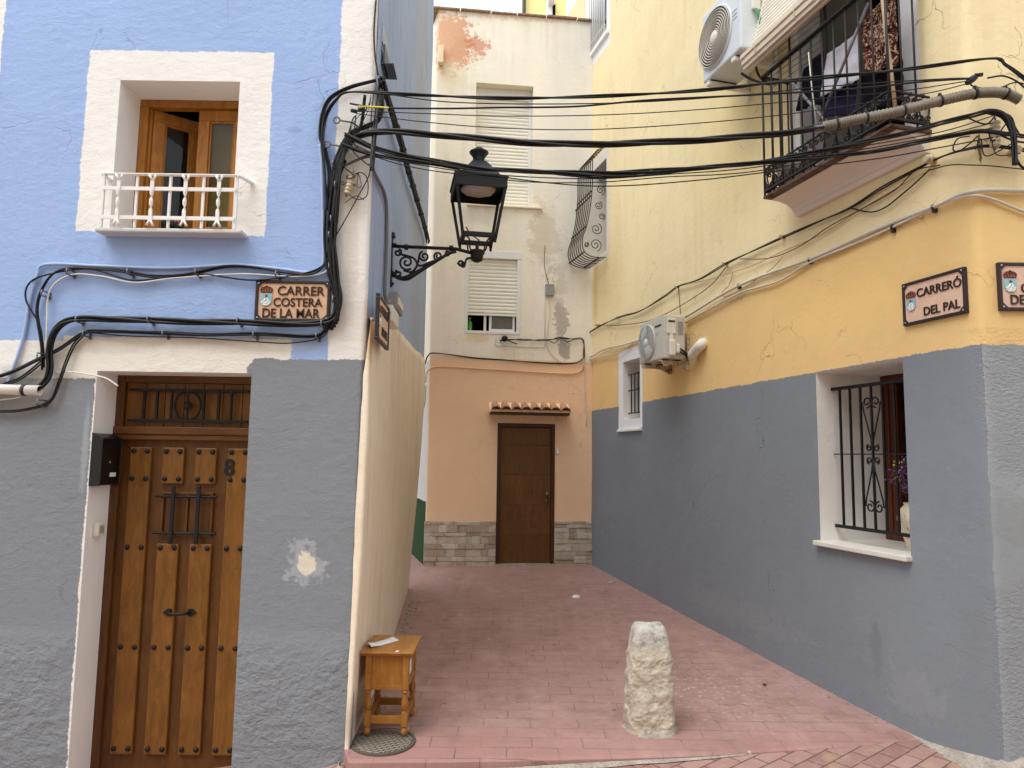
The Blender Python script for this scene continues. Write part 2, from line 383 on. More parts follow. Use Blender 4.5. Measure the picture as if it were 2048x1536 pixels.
def rockmat():
    m = NT('bollard_stone'); o = m.obj(); n1 = m.noise(o, 9, 8, .68); n2 = m.noise(o, 60, 5, .7); z = m.n('ShaderNodeSeparateXYZ'); m.t.links.new(o, z.inputs[0])
    c = m.mix(m.ramp(n1, .35, .65), srgb(178,166,146), srgb(212,204,188)); c = m.mix(m.ramp(m.noise(o, 16, 6, .75), .56, .7), c, srgb(140,124,102))
    top = m.math('MULTIPLY', m.ramp(m.math('ADD', z.outputs[2], m.math('MULTIPLY', m.noise(o, 8, 4), .16)), .55, .62), .85)
    c = m.mix(top, c, m.mix(m.ramp(m.noise(o, 20, 5, .7), .45, .68), srgb(200,197,190), srgb(128,126,122)))
    m.bump(m.math('ADD', m.math('MULTIPLY', n1, 1.2), m.math('MULTIPLY', n2, .4)), .8, .02); return m.done(c, .92, 0, .15)
M['rock'] = rockmat()
def alleymat():
    m = NT('red_stamped_paving'); o = m.n('ShaderNodeUVMap').outputs[0]
    wv = m.vm('ADD', o, m.vm('SCALE', m.vm('SUBTRACT', m.noise(o, 3, 4, color=True), (.5,.5,.5)), sc=.03))
    br = m.n('ShaderNodeTexBrick', offset=.5); m.t.links.new(wv, br.inputs[0]); br.inputs['Scale'].default_value = 1
    br.inputs['Brick Width'].default_value = .30; br.inputs['Row Height'].default_value = .145; br.inputs['Mortar Size'].default_value = .0045; br.inputs['Mortar Smooth'].default_value = .4; br.inputs['Bias'].default_value = 0
    br.inputs['Color1'].default_value = (1,1,1,1); br.inputs['Color2'].default_value = (.86,.86,.86,1); br.inputs['Mortar'].default_value = (0,0,0,1)
    mort = br.outputs[1]; n1 = m.noise(o, 1.3, 5, .65); n2 = m.noise(o, 9, 6, .7); n3 = m.noise(o, 50, 5, .7)
    c = m.mix(m.ramp(n1, .35, .65), srgb(158,126,119), srgb(176,142,136)); c = m.mix(1, c, br.outputs[0], 'MULTIPLY') if False else c
    c = m.mix(m.math('MULTIPLY', m.ramp(n2, .35, .75), .5), c, srgb(138,106,100)); 
    c = m.mix(m.math('MULTIPLY', m.ramp(n2, .55, .8), .5), c, srgb(182,150,144))
    c = m.mix(m.math('MULTIPLY', m.ramp(n3, .5, .8), .4), c, srgb(190,160,150)); c = m.mix(m.math('MULTIPLY', m.ramp(m.noise(o, 4.2, 7, .72), .5, .68), .45), c, srgb(112,92,84)); c = m.mix(m.math('MULTIPLY', m.ramp(m.noise(o, 2.6, 6, .7), .56, .72), .35), c, srgb(168,150,142))
    sep = m.n('ShaderNodeSeparateXYZ'); m.t.links.new(o, sep.inputs[0]); yy = m.math('ADD', sep.outputs[1], m.math('MULTIPLY', m.noise(o, 2, 4), .8))
    edge = m.ramp(yy, 5.2, 4.7); c = m.mix(m.math('MULTIPLY', edge, .55), c, srgb(158,116,109))     # newer red paint along the street edge
    far = m.ramp(yy, 6.5, 9.5); c = m.mix(m.math('MULTIPLY', far, .4), c, srgb(150,116,104))
    gate = m.ramp(m.noise(o, 2.2, 5, .7), .42, .62)
    c = m.mix(m.math('MULTIPLY', m.math('MULTIPLY', mort, gate), .6), c, srgb(88,66,60)); c = m.mix(m.math('MULTIPLY', m.ramp(m.vor(m.vm('ADD', o, (1.7, 4.1, 0)), 2.6), .05, .035), .6), c, srgb(70,58,54)); c = m.mix(m.math('MULTIPLY', m.ramp(m.noise(m.scale(o, (1.0, .35, 1)), 3.2, 5, .65), .54, .7), .4), c, srgb(186,152,144))
    c = m.mix(m.math('MULTIPLY', m.math('MULTIPLY', mort, m.ramp(m.noise(o, 2.4, 3), .6, .68)), .5), c, srgb(186,160,150))
    # spilled whitish stains right of the bollard and scattered spots
    bl = m.vm('LENGTH', m.vm('MULTIPLY', m.vm('SUBTRACT', o, (1.45, 5.35, 0)), (1/.75, 1/.8, 0)))
    st = m.math('MULTIPLY', m.ramp(m.noise(o, 24, 4, .6), .56, .66), m.ramp(bl, 1.15, .3)); c = m.mix(m.math('MULTIPLY', st, .6), c, srgb(206,190,188))
    c = m.mix(m.ramp(m.vor(m.vm('ADD', wv, (3, 9, 0)), 4.2), .055, .03), c, m.mix(m.noise(o, 3), srgb(230,215,205), srgb(90,70,66)))
    h = m.math('SUBTRACT', m.math('ADD', m.math('MULTIPLY', n2, .5), m.math('MULTIPLY', n3, .35)), m.math('MULTIPLY', mort, .8))
    m.bump(h, .5, .008); return m.done(c, m.ramp(n2, .3, .7, .6, .85), 0, .3)
M['alley'] = alleymat()
def streetmat():
    m = NT('street_pavers'); o = m.n('ShaderNodeUVMap').outputs[0]
    rot = m.n('ShaderNodeVectorRotate', rotation_type='Z_AXIS'); m.t.links.new(o, rot.inputs[0]); rot.inputs['Angle'].default_value = math.radians(-38); r = rot.outputs[0]
    r = m.vm('ADD', r, m.vm('SCALE', m.vm('SUBTRACT', m.noise(o, 5, 3, color=True), (.5,.5,.5)), sc=.008))
    br = m.n('ShaderNodeTexBrick', offset=.5); m.t.links.new(r, br.inputs[0]); br.inputs['Scale'].default_value = 1
    br.inputs['Brick Width'].default_value = .21; br.inputs['Row Height'].default_value = .105; br.inputs['Mortar Size'].default_value = .005; br.inputs['Mortar Smooth'].default_value = .3
    br.inputs['Color1'].default_value = srgb(168,134,126); br.inputs['Color2'].default_value = srgb(144,108,102); br.inputs['Mortar'].default_value = srgb(104,84,74)
    n2 = m.noise(o, 14, 6, .7); n1 = m.noise(o, 4, 3)
    c = m.mix(m.math('MULTIPLY', m.ramp(n1, .56, .64), .6), br.outputs[0], srgb(170,144,116)); c = m.mix(br.outputs[1], c, srgb(104,84,74))
    c = m.mix(m.math('MULTIPLY', m.ramp(n2, .5, .8), .5), c, srgb(186,164,152))
    m.bump(m.math('SUBTRACT', m.math('MULTIPLY', n2, .6), br.outputs[1]), .6, .01); return m.done(c, .85, 0, .2)
M['street'] = streetmat()
def concretemat():
    m = NT('dirty_concrete'); o = m.obj(); n1 = m.noise(o, 7, 7, .7); n2 = m.noise(o, 45, 5, .7)
    c = m.mix(m.ramp(n1, .35, .7), srgb(150,140,130), srgb(190,182,172)); c = m.mix(m.ramp(n2, .5, .75), c, srgb(118,104,96)); m.bump(m.math('ADD', n1, n2), .6, .012); return m.done(c, .92, 0, .15)
M['concrete'] = concretemat()
def manholemat():
    m = NT('cast_iron_cover'); o = m.obj()
    br = m.n('ShaderNodeTexBrick', offset=.5); rot = m.n('ShaderNodeVectorRotate', rotation_type='Z_AXIS'); m.t.links.new(o, rot.inputs[0]); rot.inputs['Angle'].default_value = math.radians(18); m.t.links.new(rot.outputs[0], br.inputs[0])
    br.inputs['Scale'].default_value = 1; br.inputs['Brick Width'].default_value = .045; br.inputs['Row Height'].default_value = .022; br.inputs['Mortar Size'].default_value = .0032
    n = m.noise(o, 25, 5, .7); c = m.mix(br.outputs[1], m.mix(n, srgb(120,112,100), srgb(164,156,142)), srgb(66,58,52)); m.bump(m.math('SUBTRACT', m.math('MULTIPLY', n, .4), br.outputs[1]), .9, .006); return m.done(c, .75, .2, .3)
M['manhole'] = manholemat()

# ------------------------------------------------------------------ the ground
def zal(y):
    xs = (3.0, 4.3, 4.6, 5.84, 7.65, 9.7, 13); zs = (-.03, .0, .012, .05, .133, .24, .40); return float(np.interp(y, xs, zs))
def edge_y(x): return float(np.interp(x, (-3, -1.05, -.95, .0, 1.1, 2.0, 2.62, 3.5), (5.2, 5.2, 4.15, 4.19, 4.30, 4.44, 4.56, 4.6)))
def zst(x, y): return float(np.interp(x, (-6, -2.5, -1.15, -.92, .6, 2.0, 2.55, 2.9, 6), (-.6, -.34, -.14, -.07, -.03, -.008, .0, .03, .18))) + (y-4.2)*.02
mb = MB(); rows = []
for j in range(90):
    r = []
    for i in range(70):
        x = -3.2 + 6.4*i/69; y0 = edge_y(x); t = j/89; y = y0 + (12.5-y0)*t**1.4
        z = zal(y)+.006*noise.noise((x*1.3, y*1.3, 0)) + .002*noise.noise((x*9, y*9, 3)); 
        if j == 0: z -= .01
        r.append((x, y, z))
    rows.append(r)
mb.quadgrid(rows); mb.quadgrid([[(p[0], p[1]-.012, p[2]-.09) for p in rows[0]], [Vector(p) for p in rows[0]]])
struct(mb.build('alley_pavement', M['alley'], base=(0,0,0), uvf=lambda i, p: (p.x, p.y)))
mb = MB(); rows = []
for j in range(24):
    r = []
    for i in range(60):
        x = -6+12*i/59; y1 = edge_y(x)+.03; y = -8+(y1+8)*(j/23)**.5 if False else y1-(y1+8)*(1-j/23)**2
        r.append((x, y, zst(x, y)+.004*noise.noise((x*2, y*2, 5))))
    rows.append(r)
mb.quadgrid(rows); struct(mb.build('street_pavement', M['street'], base=(0,0,0), uvf=lambda i, p: (p.x, p.y)))
# worn mortar strip between the red edge and the pavers
mb = MB(); rows = [[], [], []]
for i in range(60):
    x = -2+3.4*i/59; w_ = .07*max(0, min(1, (1.4-x)/1.2))+.012*noise.noise((x*6, 0, 0))
    y = edge_y(x)-.013
    for k, (dy, dz) in enumerate(((-w_, .0045), (-w_*.4, .012), (0, .012))): rows[k].append((x, y+dy, zst(x, y+dy)+dz))
mb.quadgrid(rows); struct(mb.build('mortar_strip', M['concrete'], base=(0,0,0)))
mb = MB(); mb.poly([(-150,-150,-.75),(150,-150,-.75),(150,200,-.75),(-150,200,-.75)]); struct(mb.build('ground', M['concrete'], base=(0,0,-.75)))

# ------------------------------------------------------------------ wall builder
def corner_path(FA, FB, r):
    """FA for u<0, FB for u>0, both with the same origin"""
    A, Bp, C = FA.p(-r, 0), FB.p(r, 0), FA.O
    def P(u):
        if u <= -r: return FA.p(u, 0), FA.N
        if u >= r: return FB.p(u, 0), FB.N
        t = (u+r)/(2*r); return A*(1-t)**2 + C*2*t*(1-t) + Bp*t*t, (FA.N*(1-t)+FB.N*t).normalized()
    return P
def wall_mesh(P, u0, u1, v0, v1, holes, extra_u=(), step=.11, amp=.006, seed=0, fr=1.6):
    us = {u0, u1, *extra_u}; vs = {v0, v1}
    for h in holes: us |= {h[0], h[1]}; vs |= {h[2], h[3]}
    def fill(sv):
        sv = sorted(sv); out = [sv[0]]
        for a, b in zip(sv, sv[1:]):
            if b-a < 1e-5: continue
            n = max(1, int(math.ceil((b-a)/step)))
            out += [a+(b-a)*k/n for k in range(1, n+1)]
        return out
    us, vs = fill(us), fill(vs); mb = MB(); uvs = []
    for v in vs:
        for u in us:
            p, n = P(u); d = 9
            for h in holes:
                du = max(h[0]-u, 0, u-h[1]); dv = max(h[2]-v, 0, v-h[3]); d = min(d, math.hypot(du, dv))
            a = amp*min(1, d/.15); k = noise.noise((u*fr+seed, v*fr, 1.5))+.4*noise.noise((u*fr*4+seed, v*fr*4, 8))
            mb.v.append(p + Vector((0,0,v)) + n*a*k); uvs.append((u, v))
    nu = len(us)
    for j in range(len(vs)-1):
        vm_ = (vs[j]+vs[j+1])/2
        for i in range(nu-1):
            um = (us[i]+us[i+1])/2
            if any(h[0] < um < h[1] and h[2] < vm_ < h[3] for h in holes): continue
            mb.f.append((j*nu+i, j*nu+i+1, (j+1)*nu+i+1, (j+1)*nu+i)); mb.sm.append(True)
    return mb, uvs
def reveal(F, h, depth, sill=True, n0=0.0):
    mb = MB(); u0, u1, v0, v1 = h[:4]; k = 5
    ring = [(u0,v0),(u1,v0),(u1,v1),(u0,v1)]
    for i in range(4):
        if i == 0 and not sill: continue
        a, b = ring[i], ring[(i+1) % 4]
        mb.quadgrid([[F.p(a[0]+(b[0]-a[0])*s_/8, a[1]+(b[1]-a[1])*s_/8, n0-(depth+n0)*t/k) for s_ in range(9)] for t in range(k+1)], False)
    return mb
def room(F, u0, u1, v0, v1, n0, n1):
    mb = MB()
    for q_ in (((u0,v0,n1),(u1,v0,n1),(u1,v1,n1),(u0,v1,n1)), ((u0,v0,n0),(u1,v0,n0),(u1,v0,n1),(u0,v0,n1)), ((u0,v1,n0),(u1,v1,n0),(u1,v1,n1),(u0,v1,n1)),
               ((u0,v0,n0),(u0,v1,n0),(u0,v1,n1),(u0,v0,n1)), ((u1,v0,n0),(u1,v1,n0),(u1,v1,n1),(u1,v0,n1))):
        mb.poly([F.p(*c) for c in q_])
    return mb
def zq(F, pts, n=0): return [F.q(x, y, n) for x, y in pts]
UVW = lambda uvs: (lambda i, p: uvs[i])
reveal_uv = lambda F: (lambda i, p: ((p-F.O).dot(F.U)+(p-F.O).dot(F.N), p.z))

# ================================================================== BLUE HOUSE
house = thing('blue_house', 'pale blue plastered house with grey base, studded wooden door number 8 and railed upstairs window', 'house', (-2.2, D, 0))
wu0, wv1 = L.q(241, 160); wu1, _ = L.q(480, 165); wv0 = L.q(330, 466)[1]
WH = (wu0, wu1, wv0, wv1)
du0 = L.q(165, 1140)[0]; du1 = L.q(483, 1140)[0]; dv1 = L.q(350, 744)[1]; DH = (du0, du1, -.7, dv1)
vg_r = L.q(620, 718)[1]; vg_l = L.q(100, 757)[1]; us_ = L.q(670, 360)[0]
BIG = 6.0
Z = [('poly', [(us_, vg_r-.2), (.03, vg_r-.2), (.03, 9.5), (us_, 9.5)], WHITE),
     ('poly', zq(L, [(180,100),(548,105),(530,472),(150,460)]), WHITE),
     ('poly', [(-BIG, vg_l-.3), (L.q(135,680)[0], vg_l-.3), (L.q(135,680)[0], L.q(70,680)[1]), (-BIG, L.q(70,680)[1])], WHITE),
     ('poly', [(L.q(135,680)[0]-.02, vg_l-.3), (L.q(583,690)[0], vg_l-.3), (L.q(583,690)[0], L.q(400,677)[1]), (L.q(135,680)[0]-.02, L.q(200,672)[1])], (238,234,224)),
     ('poly', [(-BIG, -1), (du0-.006, -1), (du0-.006, vg_l), (-BIG, vg_l)], GREY),
     ('poly', [(du1-.04, -1), (.05, -1), (.05, vg_r), (du1+.02, vg_r), (du1-.03, vg_r-.06)], (137,143,149)),
     ('poly', [(du0-.014, -1), (du0+.05, -1), (du0+.05, dv1), (du0-.006, dv1)], WHITE),
     ('poly', [(-4.5, 3.4), (L.q(9, 40)[0], 3.4), (L.q(9,40)[0], 9), (-4.5, 9)], WHITE),
     ('blob', L.q(607,1132), (.10,.12), (172,177,183), .8, .15, 3.0), ('blob', L.q(612,1128), (.055,.066), (226,220,202), 1, .05, 1.6),
     ('blob', L.q(60, 780), (.22,.14), (168,164,160), .7, .3, .8), ('blob', L.q(170, 900), (.02,.25), (176,180,186), .5, .3, .8),
     ('blob', L.q(705, 470), (.04,.45), (226,216,196), .5, .3, .9), ('blob', L.q(590, 260), (.05,.02), (120,140,180), .4, .4, .9),
     ('blob', L.q(205, 690), (.35,.05), (206,198,182), .5, .3, .8), ('blob', L.q(480, 690), (.4,.05), (214,206,188), .4, .3, .8)]
RG = [(zq(L, [(-60,1287),(128,1287),(122,1600),(-60,1600)]), 9, 4.2), (zq(L, [(468,1290),(705,1300),(690,1620),(440,1620)]), 9.5, 4.2)]
M['blue_wall'] = plaster('blue_house_plaster', BLUE, Z, RG, crack=.45, streak=.16, scuff=.55, wob=1.5, streakcol=(132,152,192), bumps=1.0, dirt=.07, stroke=.7)
# alley side gets the same paint but rain-streaked
MS = plaster('blue_side_plaster', (172,190,222), [('poly', [(-.1,-1),(.03,-1),(.03,12),(-.1,12)], WHITE), ('blob', S.q(840,250), (.5,3.0), (176,180,192), .6, .5, .7)], (), crack=.3, streak=.75, streakcol=(132,150,188), bumps=1.0, dirt=.16)
Pl = corner_path(L, S, .035)
mb, uvs = wall_mesh(Pl, -3.9, .035, -.7, 7.5, [WH, DH], (-.035, -.02, 0, .02), seed=3); mb.build('wall', M['blue_wall'], house, uvf=UVW(uvs))
mb, uvs = wall_mesh(lambda u: (S.p(u, 0), S.N), .035, 4.22, 2.3, 7.5, [], (), seed=5); mb.build('wall', MS, house, uvf=UVW(uvs))
mb = MB(); e = S.p(4.22, 0); b_ = [L.p(-3.9, 0), L.p(0,0), e, e+Vector((-3,0,0))]
mb.poly([p+Vector((0,0,7.5)) for p in b_]); mb.quadgrid([[e+Vector((0,0,2.3)), e+Vector((-3,0,2.3))], [e+Vector((0,0,7.5)), e+Vector((-3,0,7.5))]], False)
mb.build('roof', M['concrete'], house)
M['white_reveal'] = plaster('white_reveal_plaster', WHITE, (), (), 0, 0, bumps=.8, dirt=.04)
# --- upstairs window
win = reveal(L, WH, .25).build('window', M['white_reveal'], house, uvf=reveal_uv(L)); win['label'] = 'upstairs window with open pine sash in white reveal'
fu0, fv1 = wu0, wv1
mb = MB()
FD = -.25
for a in ((wu0, wu1, wv1-.05, wv1), (wu0, wu1, wv0, wv0+.04)): mb.fbox(L, a[0], a[1], a[2], a[3], FD-.07, FD)
mb.fbox(L, wu0, wu0+.055, wv0+.04, wv1-.05, FD-.07, FD); mb.fbox(L, wu1-.055, wu1, wv0+.04, wv1-.05, FD-.07, FD)
mb.fbox(L, wu0+.055, wu0+.075, wv0+.04, wv1-.05, FD-.06, FD-.02); 
mb.build('frame', M['win_wood'], win, bevel=.006)
def sash(hinge_u, width, ang, sgn):
    """casement leaf hinged at hinge_u, opening into the room"""
    ca, sa = math.cos(ang), math.sin(ang)
    Fs = Frame(L.p(hinge_u, 0, FD-.045), Vector((sgn*ca, sa, 0)), Vector((sgn*sa*1, -ca, 0)))
    v0, v1 = wv0+.045, wv1-.055; mb = MB(); st = .075
    mb.fbox(Fs, 0, width, v1-st, v1, -.02, .02); mb.fbox(Fs, 0, width, v0, v0+st, -.02, .02)
    mb.fbox(Fs, 0, st, v0+st, v1-st, -.02, .02); mb.fbox(Fs, width-st, width, v0+st, v1-st, -.02, .02)
    for q_ in ((st, width-st, v1-st-.014, v1-st), (st, width-st, v0+st, v0+st+.014), (st, st+.014, v0+st+.014, v1-st-.014), (width-st-.014, width-st, v0+st+.014, v1-st-.014)): mb.fbox(Fs, *q_, -.012, .012)
    mb.build('sash', M['win_wood'], win, bevel=.004)
    MB().fbox(Fs, st+.014, width-st-.014, v0+st+.014, v1-st-.014, -.003, .003).build('pane', M['glass'], win)
hw = (wu1-wu0-.13)/2
sash(wu0+.07, hw, math.radians(38), 1); sash(wu1-.06, hw, 0, -1)
mb = MB()
for k in range(3): mb.fbox(L, wu1-.06-hw+.02, wu1-.08, 0, 0, 0, 0) if False else None
room(L, wu0-.3, wu1+.3, wv0-.3, wv1+.2, FD-.075, -2.2).build('interior', M['dark_room'], win)
MB().fbox(L, wu1-.06-hw+.03, wu1-.05, wv0+.06, wv1-.07, FD-.13, FD-.115).build('blind', simple('ochre_reflection_panel', (190,168,92), .9, 0, .1, .06), win)  # added ochre panel behind the right pane, stands in for its reflection
# sill slab and railing
mb = MB(); sl0, sl1 = L.q(190, 466, .1)[0], L.q(483, 472, .1)[0]
mb.fbox(L, sl0, sl1, wv0-.03, wv0-.003, -.0, .11); mb.build('sill', plaster('sill_plaster', (206,206,204), bumps=.6), house, bevel=.008, uvf=reveal_uv(L))
rail = MB(); nR = .1; ru0, ru1 = L.q(205, 400, nR)[0], L.q(472, 400, nR)[0]; rt = L.q(340, 351, nR)[1]; rm1 = L.q(340, 379, nR)[1]; rm0 = L.q(340, 437, nR)[1]
pts = [L.p(ru0-.02, rt, -.02), L.p(ru0-.02, rt, nR*.6), L.p(ru0, rt, nR), L.p(ru1, rt, nR), L.p(ru1+.03, rt-.005, nR*.6), L.p(ru1+.06, rt-.01, .0)]
rl = MB()
for a, b in zip(pts[:-1], pts[1:]):
    d = (b-a).normalized(); s_ = Vector((d.y, -d.x, 0))*.016; rl.box8([a-s_, b-s_, b+s_, a+s_, a-s_+Vector((0,0,.008)), b-s_+Vector((0,0,.008)), b+s_+Vector((0,0,.008)), a+s_+Vector((0,0,.008))])
for v in (rm1, rm0): rl.fbox(L, ru0, ru1, v-.012, v+.012, nR+.004, nR+.012)
railo = rl.build('window_railing', M['white_paint'], house, bevel=.002); railo['label'] = 'white wrought iron window railing'
for k in range(5):
    u = ru0+(ru1-ru0)*k/4; MB().fbox(L, u-.0075, u+.0075, wv0, rt, nR-.012, nR+.003).build('bar', M['white_paint'], railo, bevel=.002)
for k in range(4):
    u = ru0+(ru1-ru0)*(k+.5)/4; mb = MB(); v0, v1 = wv0+.035, rt-.03; m_ = 26; rows = []
    for i in range(m_+1):
        t = i/m_; v = v0+(v1-v0)*t; a = 0 if (t < .25 or t > .75) else (t-.25)/.5*2*math.pi
        du = Vector((math.cos(a), math.sin(a)))*.011; dn = Vector((-math.sin(a), math.cos(a)))*.003
        rows.append([L.p(u+s1*du.x+s2*dn.x, v, nR+.016+s1*du.y+s2*dn.y) for s1, s2 in ((-1,-1),(1,-1),(1,1),(-1,1))])
    mb.quadgrid(rows, False, True)
    for sg, vv, dv in ((1, v1, .025), (-1, v1, .025), (1, v0, -.025), (-1, v0, -.025)):
        mb.tube([L.p(u+sg*.004, vv-dv*.3, nR+.016), L.p(u+sg*.012, vv+dv*.4, nR+.016), L.p(u+sg*.02, vv+dv, nR+.016)], [.007,.007,.009], 6)
    mb.build('twisted_ornament', M['white_paint'], railo)
# small hooks under the lintel
# --- front door
DD = -.23
door = reveal(L, DH, .23, False).build('door_reveal', M['white_reveal'], house, uvf=reveal_uv(L))
MB().box(XC+du0+.001, XC+du1-.001, D+.02, D+.5, -.7, -.38).build('step', M['concrete'], house)
room(L, du0-.1, du1+.1, -.3, dv1+.2, DD-.08, -.6).build('interior', M['dark_room'], house)
dl0 = L.q(208, 1140, DD)[0]; dl1 = du1+.03
tv0 = L.q(360, 868, DD)[1]; tv1 = L.q(360, 755, DD)[1]; lv1 = L.q(360, 885, DD)[1]
dfr = MB(); fw = .05
dfr.fbox(L, dl0, dl0+fw, -.38, dv1, DD-.06, DD); dfr.fbox(L, dl1-fw, dl1, -.38, dv1, DD-.06, DD)
door = dfr.build('door', M['door_frame'], house, bevel=.006); door['label'] = 'varnished wooden door with black studs'
mb = MB(); mb.fbox(L, dl0+fw, dl1-fw, dv1-.045, dv1, DD-.06, DD-.002); mb.fbox(L, dl0+.002, dl1-.002, tv0-.005, tv0+.045, DD-.06, DD+.018); mb.fbox(L, dl0+.01, dl1-.01, tv0-.04, tv0-.005, DD-.055, DD+.006)
mb.build('transom_rail', M['door_frame_h'], door, bevel=.005)
mb = MB(); a0, a1 = dl0+fw, dl1-fw; npl = 7
for k in range(npl): mb.fbox(L, a0+(a1-a0)*k/npl+.0015, a0+(a1-a0)*(k+1)/npl-.0015, tv0+.045, dv1-.045, DD-.05, DD-.03)
mb.build('transom_panel', M['door_wood'], door, bevel=.003)
mb = MB(); tb0, tb1 = L.q(252, 840, DD+.03)[1], L.q(380, 780, DD+.03)[1]; c0, c1 = L.q(258, 800, DD)[0], L.q(497, 800, DD)[0]
for v in (tb0, tb1): mb.fbox(L, c0, c1, v-.009, v+.009, DD-.012, DD+.008)
cu = (c0+c1)/2-.005; cv = (tb0+tb1)/2; rr_ = (tb1-tb0)/2-.004
mb.tube([L.p(cu+rr_*.88*math.cos(a), cv+rr_*math.sin(a), DD) for a in [2*math.pi*k/28 for k in range(28)]], .008, 6, closed=True)
mb.fbox(L, cu-.006, cu+.006, tb0, tb1, DD-.006, DD+.006); mb.ball(L.p(cu, cv, DD), (.028,.016,.028)); 
for o_ in (-.34, -.24, -.125, .125, .24, .34):
    u = cu+o_*(c1-c0)/.8*.86
    if abs(o_) in (.24,): mb.fbox(L, u-.008, u+.008, tb0, tb1, DD-.008, DD+.006)
    else:
        n_ = 40; mb.tube([L.p(u, tb0+(tb1-tb0)*k/n_, DD) for k in range(n_+1)], [.0075+.0035*abs(math.sin(k*.9)) for k in range(n_+1)], 6)
mb.build('transom_grille', M['iron'], door)
# door leaf
mb = MB(); mb.fbox(L, a0, a1, -.38, tv0-.04, DD-.06, DD-.03); mb.build('leaf', M['door_frame'], door)
pw = (a1-a0)*.155; gap = ((a1-a0)-4*pw)/4.6; pl_u = [a0+gap*.8+k*(pw+gap) for k in range(4)]
vt = L.q(350, 895, DD)[1]; vm1 = L.q(350, 968, DD)[1]; vm2 = L.q(350, 1088, DD)[1]; vb = L.q(350, 1512, DD)[1]
lines = [L.q(350, 1296, DD)[1], L.q(350, 1500, DD)[1]]
planks = [(pl_u[0], vt, vb), (pl_u[1], vt, vm1), (pl_u[2], vt, vm1), (pl_u[3], vt, vb), (pl_u[1], vm2, vb), (pl_u[2], vm2, vb)]
for (u, va, vb_) in planks: MB().fbox(L, u, u+pw, vb_, va, DD-.035, DD-.008).build('plank', M['door_wood'], door, bevel=.007)
# studs
st = MB(); c = L.p(pl_u[0]+.025, vt-.025, DD-.008); st.lathe([(.0165, 0), (.016, .004), (.012, .009), (.006, .0125), (.0005, .0135)], c, L.N, 14)
first = True
vl1 = L.q(350, 958, DD)[1]; vl2 = L.q(350, 1096, DD)[1]
for k, u in enumerate(pl_u):
    for v in [vt-.025, vl1, vl2, lines[0], lines[1]]:
        for uu in (u+.024, u+pw-.024):
            if first: s0 = st.build('stud', M['iron'], door); first = False
            else: copy_part(s0, door, L.p(uu, v, DD-.008)-c)
# peep window with bars
p0, p1 = pl_u[1]-.005, pl_u[2]+pw+.005; pv0, pv1 = vm2+.045, vm1-.05
mb = MB()
for q_ in ((p0+.01, p1-.01, pv1-.018, pv1), (p0+.01, p1-.01, pv0, pv0+.018), (p0+.01, p0+.03, pv0+.018, pv1-.018), (p1-.03, p1-.01, pv0+.018, pv1-.018), ((p0+p1)/2-.008, (p0+p1)/2+.008, pv0+.018, pv1-.018)): mb.fbox(L, *q_, DD-.032, DD-.012)
mb.fbox(L, p0+.035, (p0+p1)/2-.012, pv0+.02, pv1-.02, DD-.032, DD-.024); mb.fbox(L, (p0+p1)/2+.012, p1-.035, pv0+.02, pv1-.02, DD-.032, DD-.024)
mb.build('peep_hatch', M['door_frame'], door, bevel=.003)
mb = MB()
for u in ((p0*.72+p1*.28), (p0*.27+p1*.73)): mb.fbox(L, u-.011, u+.011, vm2+.0, vm1-.01, DD+.006, DD+.018)
for v in (pv0+.022, pv1-.028): mb.tube([L.p(p0-.022, v, DD+.002), L.p(p1+.022, v, DD+.002)], .008, 8)
mb.build('peep_grille', M['iron'], door, bevel=.002)
mb = MB(); hu, hv = (pl_u[1]+pw+pl_u[2])/2, L.q(355, 1225, DD)[1]
for sg in (-1, 1):
    mb.prism([L.p(hu+sg*x_, hv+y_, DD-.008) for x_, y_ in ((.05,.010),(.055,.022),(.075,.022),(.105,0),(.075,-.022),(.055,-.022),(.05,-.010))], L.N*.008)
mb.tube(catmull([L.p(hu-.06, hv, DD), L.p(hu-.045, hv, DD+.035), L.p(hu, hv, DD+.045), L.p(hu+.045, hv, DD+.035), L.p(hu+.06, hv, DD)], 6), .009, 8)
mb.build('handle', M['iron'], door)
_dg = None
def text_mesh(txt, F, u, v, n, height, depth, bold=.0, align='LEFT', width=None, slant=0):
    """flat lettering as a mesh lying on wall frame F; F.U may run right-to-left in view so a sign is given by sg"""
    cu_ = bpy.data.curves.new('lettering', 'FONT'); cu_.body = txt; cu_.size = 1; cu_.extrude = .5; cu_.offset = bold; cu_.align_x = align
    ob = bpy.data.objects.new('lettering', cu_); col.objects.link(ob)
    dg = bpy.context.evaluated_depsgraph_get(); dg.update(); me = bpy.data.meshes.new_from_object(ob.evaluated_get(dg))
    bpy.data.objects.remove(ob); bpy.data.curves.remove(cu_)
    xs = [p.co.x for p in me.vertices]; ys = [p.co.y for p in me.vertices]; x0, x1, y0 = min(xs), max(xs), 0; k = height/.69
    kx = (width/(x1-x0)) if width else k
    mb = MB()
    rt_ = Vector((0,0,1)).cross(F.N)            # viewer's right when facing the wall
    for p in me.vertices: mb.v.append(F.p(u, v, n+ (p.co.z+.5)*depth) + rt_*((p.co.x-x0)*kx) + Vector((0,0,(p.co.y-y0)*k)))
    for f in me.polygons: mb.f.append(tuple(f.vertices)); mb.sm.append(False)
    bpy.data.meshes.remove(me); return mb
e_u, e_v = L.q(447, 950, DD)
text_mesh('8', L, e_u, e_v, DD-.008, .098, .006, .03, width=.066).build('house_number', M['iron'], door)
